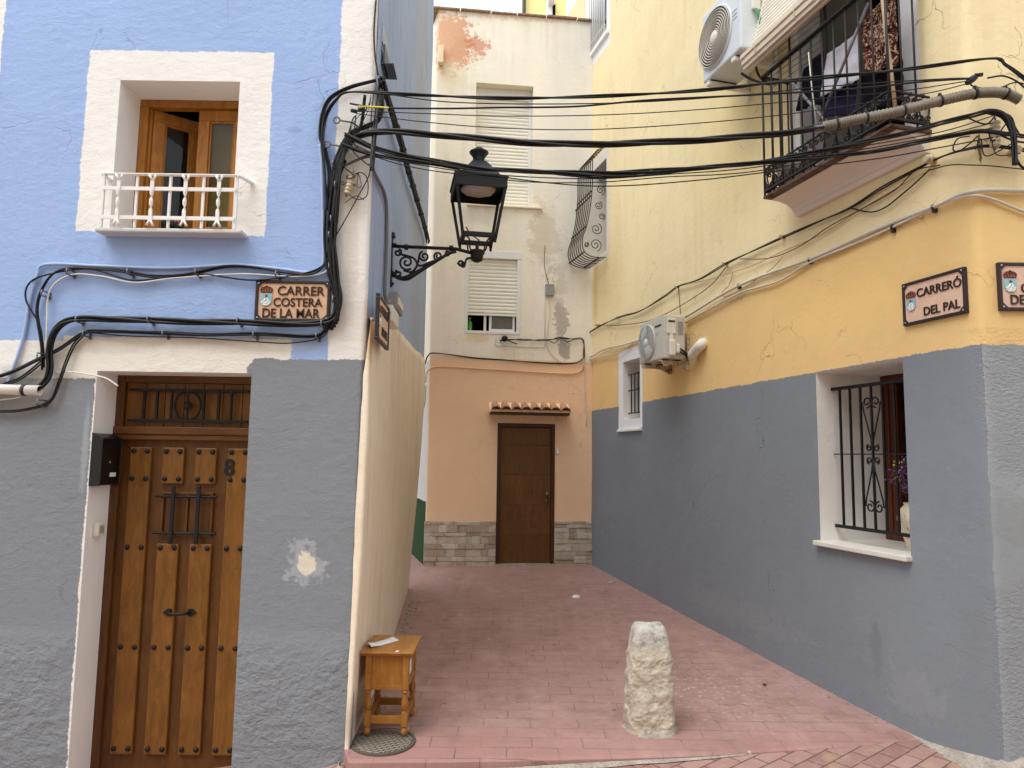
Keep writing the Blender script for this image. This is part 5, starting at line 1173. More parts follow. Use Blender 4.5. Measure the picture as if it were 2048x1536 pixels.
pth = span(thick) + lw([(704,280),(684,310),(676,350),(671,420),(666,500),(672,560),(678,600),(668,634),(640,646),(580,648),(480,645),(330,642),(230,638),(165,637),(128,645),(106,668),(98,700),(100,735),(95,758),(78,776),(62,780)], .045)
bundle(pth, .0098, 3, CB, 'twisted_cable', 'thickest twisted black bundle, from the ribbed conduit past the blue corner into the white pipe', GS, .0125, 4)
bundle(span([(690,268),(720,282),(760,299),(850,318),(950,335),(1050,342),(1200,346),(1300,342),(1500,327),(1650,300),(1800,268),(1930,234),(1985,222),(2016,240),(2028,290),(2030,330)]), .0066, 3, CB, 'twisted_cable', 'black cable bundle passing over the lantern roof', GS, .009, 5)
bundle(span([(682,288),(752,311),(850,325),(950,338),(1040,340),(1150,350),(1250,352),(1400,336),(1560,322),(1750,302),(1900,272),(1960,262),(2010,268),(2060,275)]), .0055, 3, CB, 'twisted_cable', 'cable bundle sagging just below the lantern roof bundle', GS, .008, 4)
bundle(span([(780,318),(840,325),(950,345),(1100,366),(1230,372),(1400,360),(1560,341),(1750,318),(1880,295),(1985,275)]), .0036, 1, CB, 'power_cable', 'lowest single black cable spanning the alley', GS)
bundle(span([(690,330),(740,312),(800,318),(850,325)]), .005, 2, CB, 'power_cable', 'short pair of cables rising from the corner insulator to the span', GS, .007, 3)
bundle(span([(716,213),(745,214),(778,216)]), .0066, 1, M['yellow_tape'], 'yellow_sleeve', 'yellow sleeve on a cable at the blue corner', None, cat='cable sleeve')
# left facade
bundle(lw([(12,775),(44,685),(60,600),(74,552),(92,529),(200,532),(340,536),(470,530),(560,538),(620,545),(645,530),(646,470),(645,400),(643,330),(640,290)], .016), .0105, 1, M['conduit_blue'], 'painted_conduit', 'thin conduit painted pale blue running along and up the blue wall', GL, cat='conduit')
bundle(lw([(86,735),(84,690),(74,620),(86,575),(110,545),(150,535),(230,540),(300,552),(370,550),(450,533),(510,535),(570,545),(620,548),(648,530),(662,490),(664,420),(672,350),(690,300)], .03), .0062, 2, CB, 'wall_cable', 'upper black cable pair rising in an arch left of the blue wall sign', GL, .006, 2)
bundle(lw([(84,740),(82,660),(52,600),(60,565),(100,548),(180,538),(260,560),(330,555),(400,548),(500,560),(580,552),(640,535),(656,500),(657,420),(664,340)], .03), .0055, 1, CB, 'wall_cable', 'black cable making the widest loop beside the pale blue conduit', GL)
bundle(lw([(92,735),(94,640),(100,580),(140,550),(200,552),(270,565),(350,556),(480,548),(590,553),(648,545),(660,520)], .03), .0048, 1, M['cable_white'], 'wall_cable', 'thin white cable among the black ones on the blue wall', GL)
bundle(lw([(-40,762),(20,745),(80,717),(120,698),(165,668),(200,662),(330,666),(420,670),(520,668),(620,672),(650,660),(672,620),(676,570),(668,510),(664,450),(668,380),(690,320)], .032), .0058, 3, CB, 'wall_cable', 'bundle running just under the blue wall sign and over the door lintel', GL, .007, 2)
bundle(lw([(170,664),(260,672),(400,676),(520,684),(580,686),(640,676),(660,655)], .03), .0042, 1, CB, 'wall_cable', 'loose cable sagging lowest above the white door lintel', GL)
bundle(lw([(168,668),(148,690),(132,725),(118,765),(104,798),(82,812),(30,822),(-40,822)], .03), .0050, 2, CB, 'wall_cable', 'cable pair dropping left of the letter box under the white pipe end', GL, .006, 2)
bundle(lw([(-40,790),(10,768),(40,757),(70,735),(92,715)], .03), .0052, 2, CB, 'wall_cable', 'short cable pair crossing the pale blue conduit at the left edge', GL, .007, 2)
bundle(lw([(110,745),(150,744),(152,745),(195,752),(215,758),(236,772)], .02), .005, 1, M['cable_white'], 'wall_cable', 'short white cable entering the wall above the door frame', GL)
for i, (off, rr2, lab) in enumerate(((-9, .0072, 'leftmost strand of the vertical black bundle at the blue corner'), (-2, .0085, 'heavy middle strand of the vertical black bundle at the blue corner'), (6, .0072, 'strand of the vertical black bundle bending over the corner to the side wall'), (12, .0055, 'rightmost strand of the vertical black bundle at the blue corner'))):
    pts = [(668+off*.6,660-i*6),(674+off*.5,600),(664+off,540),(658+off,480),(660+off,420),(668+off,350),(678+off*.9,310)]
    tail = [(700,268),(735,252),(756,240),(764,212),(762,180)] if i in (1, 2) else [(650-3*i, 300),(641,270),(646,225),(662,195),(700,174),(752,160)] if i == 0 else [(700,285),(722,250),(730,190)]
    if i == 0: pts = pts[:-1]
    bundle(lw(pts+tail, .028+.012*i), rr2, 2, CB, 'corner_cable', lab, GL, rr2*.9, 2.0, jit=1.0)
bundle(lw([(672,330),(690,290),(705,240),(712,232)], .05), .004, 1, CB, 'corner_cable', 'thin strand rising to the black clamps on the blue corner', GL)
bundle(lw([(655,500),(690,440),(715,395),(738,350),(745,300),(742,240),(748,180)], .05), .0035, 1, CB, 'corner_cable', 'thin wire slanting across the white corner stripe below the insulator', GL)
bundle(lw([(700,352),(722,345),(735,360),(733,392),(712,398),(692,380),(700,362)], .05), .0032, 1, CB, 'corner_cable', 'loose loop of thin cable hanging by the corner insulator', GL)
bundle(lw([(690,405),(712,392),(728,400)], .05)+[], .0026, 1, CB, 'corner_cable', 'short loose wire end below the corner insulator', GL)
bundle([S.w(x, y, .03) for x, y in ((762,160),(758,190),(752,240),(746,300),(743,340))], .006, 3, CB, 'corner_cable', 'cables dropping down the alley edge of the blue corner', GL, .011, 2)
bundle([S.w(x, y, .05) for x, y in ((763,158),(774,195),(790,245),(806,300),(818,345),(834,400),(850,455),(856,484))], .0085, 5, CB, 'side_wall_bundle', 'thick tied cable bundle slanting down the side wall behind the lantern', GL, .016, 1.5)
bundle([S.w(x, y, .02) for x, y in ((742,330),(752,352),(768,385),(773,420),(773,480),(771,540),(770,590),(778,606),(784,612))], .013, 1, M['conduit_grey'], 'side_conduit', 'grey conduit bending down the side wall beside the lantern bracket', GL, cat='conduit')
bundle(lw([(752,0),(748,60),(750,110),(756,150)], .01), .006, 1, M['cable_brown'], 'corner_cable', 'thin cable running up the edge of the blue corner above the bracket', GL)
# tangle of thin wires at the blue corner
rw_ = random.Random(11); GT = 'tangle of thin wires at the blue corner'
nodes = [(752,165),(742,190),(726,212),(712,230),(700,262),(690,290),(682,322),(694,350),(716,345),(738,330),(748,300),(744,250),(670,350),(664,400)]
for k in range(11):
    a, b = rw_.sample(range(len(nodes)), 2); (xa, ya), (xb, yb) = nodes[a], nodes[b]; mx, my = (xa+xb)/2+rw_.uniform(-22, 22), (ya+yb)/2+rw_.uniform(4, 34)
    bundle(lw([(xa,ya),((xa*2+mx)/3+rw_.uniform(-5,5),(ya*2+my)/3+6),(mx,my),((xb*2+mx)/3+rw_.uniform(-5,5),(yb*2+my)/3+6),(xb,yb)], .035+.005*k), rw_.choice((.0022,.003,.0036)), 1, rw_.choice((CB, CB, M['cable_grey'])), 'corner_wire', 'thin loose wire in the tangle over the white stripe of the blue corner', GT)
for k, dy in enumerate((-4, 3, 8)):
    bundle(span([(700,283+dy),(770,312+dy),(850,327+dy*1.5),(950,342+dy*1.2),(1060,348+dy*2),(1200,353+dy*1.4),(1330,346+dy),(1500,331+dy*1.6),(1700,300+dy),(1880,268+dy),(1985,240+dy*2)]), .0032, 1, CB, 'power_cable', 'thin black cable lying against the lower bundles that cross the alley', 'thin cables along the lower bundles')
for k in range(4):
    xs = sorted(rw_.uniform(1925, 2046) for _ in range(4)); y0_ = rw_.uniform(235, 300); bundle([on_y(x, y0_+rw_.uniform(-16, 22), 3.92-.01*k) for q, x in enumerate(xs)], rw_.choice((.0028,.0036,.0045)), 1, CB, 'corner_wire', 'thin loose wire in the tangle round the yellow corner insulator', 'tangle of thin wires at the yellow corner')
# clips
clipref = None
def clip(F, x, y, n=.0, w_=.016, h_=.03, first_label=None):
    u, v = F.q(x, y, n+.02); mb = MB(); mb.fbox(F, u-w_/2, u+w_/2, v-h_/2-.012, v+h_/2, 0, .007); mb.tube([F.p(u, v+h_/2, .004), F.p(u, v+h_/2, n+.055), F.p(u, v-h_/2, n+.055), F.p(u, v-h_/2, .004)], .0045, 6)
    return mb.build('cable_clip', M['clip'], base=F.p(u, v, 0))
for x, y in ((158,640),(300,640),(478,643),(645,648),(668,600),(660,472),(664,440),(672,372),(172,668),(330,668),(510,670),(635,673),(140,545),(260,545),(395,546),(555,550),(90,588),(82,712),(668,330),(82,805)):
    tag(clip(L, x, y, .03), 'small grey metal clip holding the black cables to the blue house front', 'cable clip', 'cable clips on the blue house')
# cable ties along the side wall bundle
for x, y in ((793,255),(806,300),(818,345),(826,372),(834,400),(842,428),(850,455)):
    P = S.w(x, y, .05); mb = MB(); mb.lathe([(.028,-.006),(.03,-.006),(.03,.006),(.028,.006)], P, (S.w(x+4, y+14, .05)-S.w(x-4, y-14, .05)), 14); tag(mb.build('cable_tie', M['cable_grey'], base=P), 'pale tie wrapped round the thick bundle on the side wall', 'cable tie', 'ties on the side wall bundle')
for (x, y) in ((708,222),(722,220)):
    P = L.w(x, y, .09); mb = MB(); mb.lathe([(.009,-.02),(.012,-.016),(.012,.016),(.009,.02)], P, (1,.1,-.2 if x < 715 else .1), 10); mb.lathe([(.005,.02),(.004,.035)], P, (1,0,0), 8); tag(mb.build('cable_clamp', M['gasket'], base=P), 'left black tension clamp on the blue corner' if x < 715 else 'right black tension clamp on the blue corner', 'clamp')
for (x, y), lab in (((674,242), 'grey eye hook in the white corner stripe, upper one'), ((655,290), 'grey eye hook at the edge of the blue paint, lower one')):
    P = L.w(x, y, .03); mb = MB(); mb.tube([P+Vector((.02*math.cos(a), -.01, .02*math.sin(a))) for a in [2*math.pi*k/14 for k in range(14)]], .006, 6, closed=True); mb.tube([P+Vector((.02,-.01,0)), P+Vector((.1,.0,-.01)), P+Vector((.13,.04,-.02))], .006, 6); tag(mb.build('eye_hook', M['conduit_grey'], base=P), lab, 'hook')
def insulator(F, x, y, n, label, ax, hgt=.13, r_=.022):
    P = F.w(x, y, n); t = thing('insulator', label, 'insulator', P, 'porcelain insulators'); pr = []
    for k in range(6): h = hgt*k/6; pr += [(r_*.72, h), (r_, h+hgt*.05), (r_, h+hgt*.1), (r_*.72, h+hgt*.14)]
    MB().lathe(pr, P-Vector(ax).normalized()*hgt/2, ax, 18).build('ribbed_body', M['porcelain'], t)
    MB().tube([P-Vector(ax).normalized()*hgt*.6, P+Vector(ax).normalized()*hgt*.62], .006, 8).build('pin', M['clip'], t)
    MB().tube([P, P-F.N*n], .008, 8).build('support', M['bracket'], t)
insulator(L, 700, 368, .05, 'ribbed porcelain insulator on the white corner of the blue house', (.25, 0, 1), .14, .023)
insulator(RF, 1990, 268, .08, 'ribbed porcelain insulator on the yellow corner', (.05, 0, 1), .16, .028)
# right: ribbed conduit
pc = catmull(span([(1628,258),(1665,250),(1720,238),(1800,222),(1880,202),(1950,187),(2005,186),(2040,200)]), 60); mb = MB()
ln = 0; rr3 = []
for i, p in enumerate(pc): rr3.append(.026+.005*math.cos(i*math.pi*.36) if i > 32 else .017+.003*math.cos(i))
mb.tube(pc, rr3, 16)
cc_ = mb.build('ribbed_conduit', M['corr'], base=pc[200]); tag(cc_, 'thick ribbed grey conduit sleeving the cables across the balcony', 'conduit')
for i in (70, 130, 185, 240, 300, 370):
    if i < len(pc)-2:
        P = pc[i]; mb = MB(); mb.lathe([(.031,-.006),(.034,-.006),(.034,.006),(.031,.006)], P, pc[i+1]-pc[i-1], 18); mb.ball(P+Vector((0,-.0,.038)), .011, 6); tag(mb.build('conduit_tie', M['gasket'], base=P), 'black tie strapped round the thick ribbed conduit', 'tie', 'ties on the ribbed conduit')
# right wall runs
def rw(pts, n=.03): return [R.w(x, y, n) for x, y in pts]
def rfw(pts, n=.03): return [RF.w(x, y, n) for x, y in pts]
bundle(rw([(1168,672),(1200,652),(1240,634),(1280,622),(1330,592),(1358,572),(1400,558),(1453,527),(1510,500),(1572,472),(1640,442),(1700,416),(1760,378),(1815,348),(1880,315),(1935,298)], .03)+rfw([(1985,292),(2060,302)], .04), .0055, 2, M['cable'], 'wall_cable', 'dark cable pair slung from peg to peg high along the yellow wall', GR, .006, 3)
bundle(rw([(1198,650),(1240,650),(1300,641),(1360,612),(1420,572),(1455,530)], .025), .0042, 1, M['cable_brown'], 'wall_cable', 'brown cable sagging below the slung pair near the old air conditioner', GR)
bundle(rw([(1357,574),(1359,600),(1361,628)], .03), .004, 1, M['cable_brown'], 'wall_cable', 'short brown cable dropping to the top of the old air conditioner', GR)
bundle(rw([(1360,572),(1420,558),(1500,533),(1560,505),(1640,470),(1720,420),(1800,372),(1850,345)], .025), .0035, 1, M['cable_tan'], 'wall_cable', 'loose tan cord running just under the slung dark pair', GR)
bundle(rw([(1453,528),(1464,545),(1458,570),(1444,585),(1450,593),(1480,580),(1540,540),(1565,514)], .025), .0042, 1, M['cable_tan'], 'wall_cable', 'tan cord hanging in a hook shaped loop from a peg', GR)
bundle(rw([(1480,518),(1540,516),(1600,492),(1660,452),(1720,420),(1790,380),(1830,342),(1880,330)], .03), .0038, 1, M['cable_brown'], 'wall_cable', 'brown cord crossing the slung dark pair below the balcony', GR)
bundle(rw([(1700,416),(1740,424),(1770,415),(1800,392),(1835,362),(1860,338)], .03), .005, 1, M['cable'], 'wall_cable', 'dark cable sagging in a shallow loop right of the balcony moulding', GR)
bundle(rw([(1860,340),(1900,330),(1940,330)], .03)+rfw([(1985,332),(2060,340)], .02), .0035, 1, CB, 'wall_cable', 'thin dark cable turning the yellow corner above the white conduit', GR)
bundle(rw([(1371,634),(1480,570),(1625,516),(1750,460),(1868,413),(1910,394),(1945,383)], .026)+rfw([(1985,380),(2060,382)], .026), .0135, 1, M['conduit_white'], 'wall_conduit', 'thicker pale conduit along the edge between pale and ochre yellow', GR, cat='conduit')
bundle(rw([(1371,645),(1400,628),(1480,586),(1520,574),(1562,560),(1622,524),(1690,496),(1760,466),(1850,424),(1900,402),(1945,391)], .024)+rfw([(1985,398),(2020,412),(2060,428)], .02), .0085, 1, M['conduit_white'], 'wall_conduit', 'thinner pale conduit hanging under the thicker one', GR, cat='conduit')
bundle(rw([(1166,720),(1185,712),(1210,698),(1245,690),(1285,678)], .025), .011, 1, M['conduit_white'], 'wall_conduit', 'short pale conduit left of the old air conditioner', GR, cat='conduit')
bundle(rw([(1168,722),(1200,714),(1235,706),(1262,688)], .03), .007, 1, M['conduit_white'], 'wall_conduit', 'thin pale conduit drooping over the small barred window', GR, cat='conduit')
for pt in ((1455,527),(1358,574),(1240,634),(1570,474),(1198,650)):
    P = R.w(*pt, .0); mb = MB(); mb.lathe([(.014,0),(.014,.02),(.02,.022),(.02,.035),(.012,.037),(.012,.045),(.016,.047),(.012,.055)], P, R.N, 12); tag(mb.build('cable_peg', M['porcelain'], base=P), 'small porcelain peg carrying the slung cables on the yellow wall', 'peg', 'pegs on the yellow wall')
for pt, lab in (((1870,320), 'porcelain peg near the yellow corner, at the alley side'), ((2020,308), 'porcelain peg near the yellow corner, at the street side')):
    F = R if pt[0] < 1950 else RF; P = F.w(*pt, 0); mb = MB(); mb.lathe([(.02,0),(.02,.03),(.03,.033),(.03,.05),(.02,.052),(.02,.06),(.026,.063),(.02,.075)], P, F.N, 14); tag(mb.build('cable_peg', M['porcelain'], base=P), lab, 'peg')
for pt in ((1478,571),(1620,519),(1786,455),(1868,414)):
    P = R.w(*pt, .02); d = R.w(pt[0]+20, pt[1]-9, .02)-R.w(*pt, .02); mb = MB(); mb.lathe([(.0165,-.008),(.019,-.008),(.019,.008),(.0165,.008)], P, d, 14); mb.fbox(R, *(lambda q_: (q_[0]-.01, q_[0]+.01, q_[1]-.035, q_[1]-.012))(R.q(*pt, .02)), 0, .03); tag(mb.build('pipe_clip', M['sign_rim'], base=P), 'dark rusty clip holding the pale conduit on the yellow wall', 'pipe clip', 'clips on the pale conduit')
# loops round the yellow corner
for pts, r_, lab in (([(1985,228),(2018,232),(2030,262),(2032,300),(2033,330)], .008, 'outer black cable bending down the yellow street front'), ([(1975,226),(2005,236),(2022,268),(2026,310)], .008, 'inner black cable bending down the yellow street front'), ([(1940,272),(1915,278),(1906,298),(1918,302),(1942,285),(1955,272)], .004, 'small loop of cable left of the yellow corner insulator'), ([(2030,310),(2040,330),(2060,345)], .007, 'black cable curling off the right edge below the insulator'), ([(2000,270),(2030,282),(2060,286)], .006, 'black cable leaving the insulator to the right edge'), ([(1945,162),(1945,172),(1990,178),(2030,165),(2060,172)], .004, 'thin cable looping over the ribbed conduit'), ([(1975,156),(2005,152),(2032,162),(2060,185)], .005, 'black cable from the upper clamp to the right edge'), ([(1990,116),(2020,135),(2060,170)], .004, 'thin cable falling from the topmost pair to the right edge')):
    bundle([on_y(x, y, 3.92) for x, y in pts], r_, 1, CB, 'corner_cable', lab, 'cables at the yellow corner')
P = on_y(1945, 158, 3.9); mb = MB(); mb.lathe([(.008,-.05),(.016,-.04),(.02,0),(.014,.03),(.006,.05)], P, (.8,0,.6), 10); mb.lathe([(.01,-.02),(.012,.02)], P+Vector((.03,-.01,.02)), (1,0,.1), 8); tag(mb.build('cable_clamp', M['gasket'], base=P), 'black tension clamp in front of the yellow corner', 'clamp')
MBx = MB().fbox(RF, RF.q(1925,205)[0], RF.q(2010,200)[0], 0, 0, 0, 0) if False else None
# end house services
def bwp(pts, n=.02): return [B.w(x, y, n) for x, y in pts]
bundle(bwp([(850,728),(856,712),(872,706),(950,716),(1010,720),(1060,724),(1110,727),(1150,726),(1168,716)], .02), .006, 2, M['cable_brown'], 'facade_cable', 'brown cable pair along the top of the peach paint', GB, .006, 3)
bundle(bwp([(851,765),(853,748),(860,738),(880,733),(950,737),(1020,741),(1100,746),(1145,747),(1160,742),(1166,730),(1167,690)], .02), .011, 1, simple('conduit_peach', (226,184,146), .7, 0, .2, .05), 'painted_conduit', 'conduit painted peach, running under the brown cable pair', GB, cat='conduit')
bundle(bwp([(1090,490),(1089,530),(1094,555),(1099,572)], .015), .004, 1, M['cable_brown'], 'facade_cable', 'thin cable dropping into the grey junction box', GB)
bundle(bwp([(1097,592),(1100,620),(1097,650),(1094,685),(1098,700),(1115,720),(1132,727),(1165,722)], .015), .005, 1, M['conduit_white'], 'facade_cable', 'pale cable looping from the grey junction box to the corner', GB)
bundle(bwp([(1090,500),(1090,695)], .008), .005, 1, M['cable_white'], 'facade_cable', 'white vertical cable left of the grey junction box', GB)
bundle(bwp([(1000,681),(1030,679),(1060,680),(1095,680),(1120,676),(1145,678),(1166,680),(1168,715)], .03), .006, 2, CB, 'facade_cable', 'black cable from the floodlight under the lower shutter to the corner', GB, .008, 12)
bundle(bwp([(992,677),(992,690),(1010,692),(1060,694),(1090,695)], .012), .005, 1, M['conduit_white'], 'facade_cable', 'pale cable looping below the floodlight', GB)
bundle(bwp([(1098,681),(1110,686),(1122,676),(1135,684),(1150,678)], .04), .0045, 1, CB, 'facade_cable', 'tangle of black cable right of the floodlight', GB)
bundle([B.w(x, y, .03) for x, y in ((851,772),(850,800),(846,818),(838,828))], .012, 1, M['conduit_white'], 'facade_conduit', 'pale conduit bending back at the left edge of the peach front', GB, cat='conduit')
bundle(bwp([(1169,690),(1170,760),(1172,830),(1172,850)], .015), .008, 1, M['conduit_white'], 'facade_conduit', 'pale vertical conduit in the corner between peach and ochre walls', GB, cat='conduit')
jb = thing('junction_box', 'grey square junction box on the cream upper wall of the end house', 'junction box', B.w(1100, 580, 0)); q0, q1 = B.q(1092, 591, .04), B.q(1108, 570, .04)
MB().fbox(B, q0[0], q1[0], q0[1], q1[1], 0, .05).build('box_body', M['plastic_grey'], jb, bevel=.006); MB().fbox(B, q0[0]-.004, q1[0]+.004, q1[1]-.003, q1[1]+.004, 0, .055).build('box_lid', M['plastic_grey'], jb)
fl = thing('floodlight', 'small black floodlight on a bar under the lower shutter', 'light', B.w(1010, 677, 0))
MB().lathe([(.02,-.02),(.04,-.015),(.045,.02),(.04,.03),(.0005,.032)], B.w(1009, 677, .06), (.2,-1,-.3), 14).build('lamp_head', M['black_box'], fl); MB().tube([B.w(1000,681,.0), B.w(1009,679,.05), B.w(1034,688,.04)], .008, 6).build('mount', M['iron'], fl)
# meter boxes over the cream wall
mbx2 = thing('meter_box', 'white plastic box standing on top of the cream alley wall behind its street sign', 'junction box', S.w(785, 628, .05))
uu, vv_ = S.q(783, 643, .1); vt2 = S.q(783, 608, .1)[1]
MB().fbox(S, uu-.02, uu+.32, vv_, vt2, .0, .11).build('box_body', M['plastic_white'], mbx2, bevel=.012)
mb = MB()
for k in range(2):
    for j in range(2): mb.lathe([(.016,0),(.016,.006),(.008,.008)], S.p(uu-.02, vv_+.06+.07*j, .035+.045*k), -S.U, 12)
mb.build('knockout', M['plastic_grey'], mbx2)
ub2 = S.q(784, 600, .05)[0]; v2 = S.q(784, 607, .05)[1]; v3 = S.q(784, 572, .05)[1]
fb = thing('fuse_box', 'grey metal cabinet mounted on the side wall above the white meter box', 'junction box', S.p(ub2, v2, 0))
MB().fbox(S, ub2+.15, ub2+.5, v2, v3, 0, .07).build('cabinet', M['plastic_grey'], fb, bevel=.006); MB().fbox(S, ub2+.18, ub2+.47, v2+.03, v3-.03, .07, .078).build('cabinet_door', M['plastic_white'], fb, bevel=.003)
ab = thing('antenna_bracket', 'small galvanised bracket at the top of the blue corner', 'bracket', S.w(765, 105, 0)); aq0 = S.q(760, 127); aq1 = S.q(772, 84)
mb = MB(); mb.fbox(S, aq0[0], aq0[0]+.20, aq0[1], aq0[1]+.14, .02, .03); mb.fbox(S, aq0[0], aq0[0]+.2, aq0[1]+.0, aq0[1]+.006, .0, .09); mb.build('box_plate', simple('galvanised', (96,104,110), .5, .6), ab); MB().fbox(S, aq0[0], aq0[0]+.22, aq0[1]+.16, aq1[1], .0, .012).build('back_plate', simple('galvanised_pale', (170,182,196), .5, .3), ab)
# white PVC pipe at the left edge
pv = thing('pvc_pipe', 'thick white plastic pipe at the left edge taking in the black bundle', 'pipe', L.w(40, 779, .06)); Pa, Pb2 = L.w(-60, 777, .06), L.w(80, 781, .06); ax = (Pb2-Pa); ln_ = ax.length
MB().lathe([(.031,0),(.031,ln_),(.027,ln_),(.027,.01)], Pa, ax, 28, cap=False).build('pipe_body', M['pvc'], pv)
MB().lathe([(.0325,ln_*.76),(.0345,ln_*.76),(.0345,ln_*.81),(.0325,ln_*.81)], Pa, ax, 24).build('strap', M['sign_rim'], pv)
bundle(lw([(-20,805),(0,800),(25,797),(42,794)], .04), .004, 1, M['cable_white'], 'wall_cable', 'thin white cable under the white plastic pipe', GL)

# ================================================================== HOUSE ACROSS THE STREET (mirrored in the upstairs pane)
Fo = Frame((0, -2.6, 0), (1, 0, 0), (0, 1, 0)); oh = thing('opposite_house', 'ochre house across the street, known only from its reflection in the upstairs window pane', 'house', (0, -2.6, 0))
MB().fbox(Fo, -7, 7, -.6, 6.2, -5, 0).build('wall', plaster('opposite_plaster', (224,208,170), bumps=.6), oh, uvf=reveal_uv(Fo))
MB().fbox(Fo, -7.2, 7.2, 6.2, 6.35, -5.2, .35).build('roof', M['tile'], oh)
for u in (-4.2, -1.2, 1.8, 4.8):
    for v in (.9, 3.7):
        wn = MB().fbox(Fo, u, u+.9, v, v+1.3, .001, .05).build('window', M['white_paint'], oh); MB().fbox(Fo, u+.08, u+.82, v+.08, v+1.22, .05, .06).build('shutter', M['win_wood'], wn)
# ================================================================== SMALL THINGS ON THE GROUND
# bedside table
T0 = Vector((-.862, 4.45, 0)); TW, TD, TH = .26, .36, .49; tz = zal(4.6)+.012
tbl = thing('bedside_table', 'small turned leg pine bedside table left beside the cream wall', 'table', (T0.x+TW/2, T0.y+TD/2, tz))
legp = [(.006,0),(.017,.006),(.021,.02),(.017,.036),(.012,.044),(.019,.05)]; legq = [(.021,.13),(.014,.142),(.021,.15),(.023,.19),(.015,.222),(.013,.238),(.022,.25),(.013,.262)]
TX = [T0.x+.018, T0.x+TW-.018]; TY = [T0.y+.018, T0.y+TD-.018]
for x in TX:
    for y in TY:
        mb = MB(); mb.lathe(legp, (x, y, tz), n=14); mb.box(x-.0185, x+.0185, y-.0185, y+.0185, tz+.05, tz+.13); mb.lathe(legq, (x, y, tz), n=14); mb.box(x-.0185, x+.0185, y-.0185, y+.0185, tz+.262, tz+TH-.022); mb.build('leg', M['table_wood'], tbl, bevel=.003)
x0, x1, y0, y1 = TX[0]+.0185, TX[1]-.0185, TY[0]+.0185, TY[1]-.0185
for (a, b, c, d) in ((x0, x1, TY[0]-.009, TY[0]+.009), (x0, x1, TY[1]-.009, TY[1]+.009), (TX[0]-.009, TX[0]+.009, y0, y1), (TX[1]-.009, TX[1]+.009, y0, y1)): MB().box(a, b, c, d, tz+.065, tz+.11).build('stretcher', M['table_wood'], tbl, bevel=.003)
for nm, (a, b, c, d), zz in (('side_panel', (x0, x1, TY[0]-.006, TY[0]+.006), 0), ('side_panel', (x0, x1, TY[1]-.006, TY[1]+.006), 0), ('side_panel', (TX[0]-.006, TX[0]+.006, y0, y1), 0)): MB().box(a, b, c, d, tz+.29, tz+TH-.045).build(nm, M['table_wood'], tbl)
mb = MB()
for z_a, z_b in ((tz+.262, tz+.29), (tz+TH-.045, tz+TH-.022)):
    for (a, b, c, d) in ((x0, x1, TY[0]-.014, TY[0]+.012), (x0, x1, TY[1]-.012, TY[1]+.014), (TX[0]-.014, TX[0]+.012, y0, y1), (TX[1]-.012, TX[1]+.014, y0, y1)): mb.box(a, b, c, d, z_a, z_b)
mb.build('apron', M['table_wood'], tbl, bevel=.003)
MB().box(TX[1]-.006, TX[1]+.012, y0+.01, y1-.01, tz+.292, tz+TH-.047).build('cupboard_door', M['table_wood'], tbl, bevel=.004)
MB().box(TX[1]+.012, TX[1]+.0135, y0+.06, y0+.13, tz+.33, tz+.41).build('torn_label', M['paper'], tbl)
mb = MB(); 
for (z_, g_) in ((tz+TH-.022, .026), (tz+TH-.008, .036), (tz+TH, .036)): pass
rows = [[(T0.x-g, T0.y-g, z), (T0.x+TW+g, T0.y-g, z), (T0.x+TW+g, T0.y+TD+g, z), (T0.x-g, T0.y+TD+g, z)] for g, z in ((.018, tz+TH-.022), (.022, tz+TH-.014), (.030, tz+TH-.010), (.032, tz+TH-.003), (.029, tz+TH))]
mb.quadgrid(rows, False, True); mb.poly(rows[-1]); mb.poly(rows[0][::-1]); mb.build('table_top', M['table_top'], tbl, bevel=.002)
mb = MB(); rows = []; zt_ = tz+TH+.003
for j in range(13):
    t = j/12; r = []
    for i in range(5):
        s_ = i/4; x = -.895+.055*s_+.14*t; y = 4.50+.055*(1-s_)*1.2+.20*t; z = zt_+.018*max(0, 1-t*3)*(1-abs(s_-.5))+.006*math.sin(math.pi*s_)*(1-t)+ (.03*(t-.8)*(1-s_) if t > .8 else 0); r.append((x, y, z))
    rows.append(r)
mb.quadgrid(rows); tag(mb.build('folded_leaflet', M['paper'], base=(-.8, 4.6, zt_), solid=.003), 'folded white leaflet lying on the pine bedside table', 'paper')
tag(MB().lathe([(.0005,.0005),(.014,.001),(.012,.003),(.0005,.003)], (T0.x+.19, T0.y+.0, tz+TH), n=7).build('paint_flake', M['paper'], base=(T0.x+.19, T0.y, tz+TH)), 'tiny white paint flake on the front of the table top', 'flake')
# manhole cover
mh = thing('manhole_cover', 'round cast iron manhole cover under the front legs of the bedside table', 'manhole cover', (-.735, 4.41, zal(4.4)))
MB().lathe([(.172,-.02),(.172,.010),(.168,.0115),(.0005,.0115)], (-.735, 4.41, zal(4.40)-.003), n=48).build('cover_plate', M['manhole'], mh)
MB().lathe([(.175,-.02),(.175,.008),(.180,.012),(.192,.012),(.194,.006),(.194,-.02)], (-.735, 4.41, zal(4.40)-.003), n=48, cap=False).build('cover_rim', simple('cover_rim_iron', (92,82,74), .8, .1), mh)
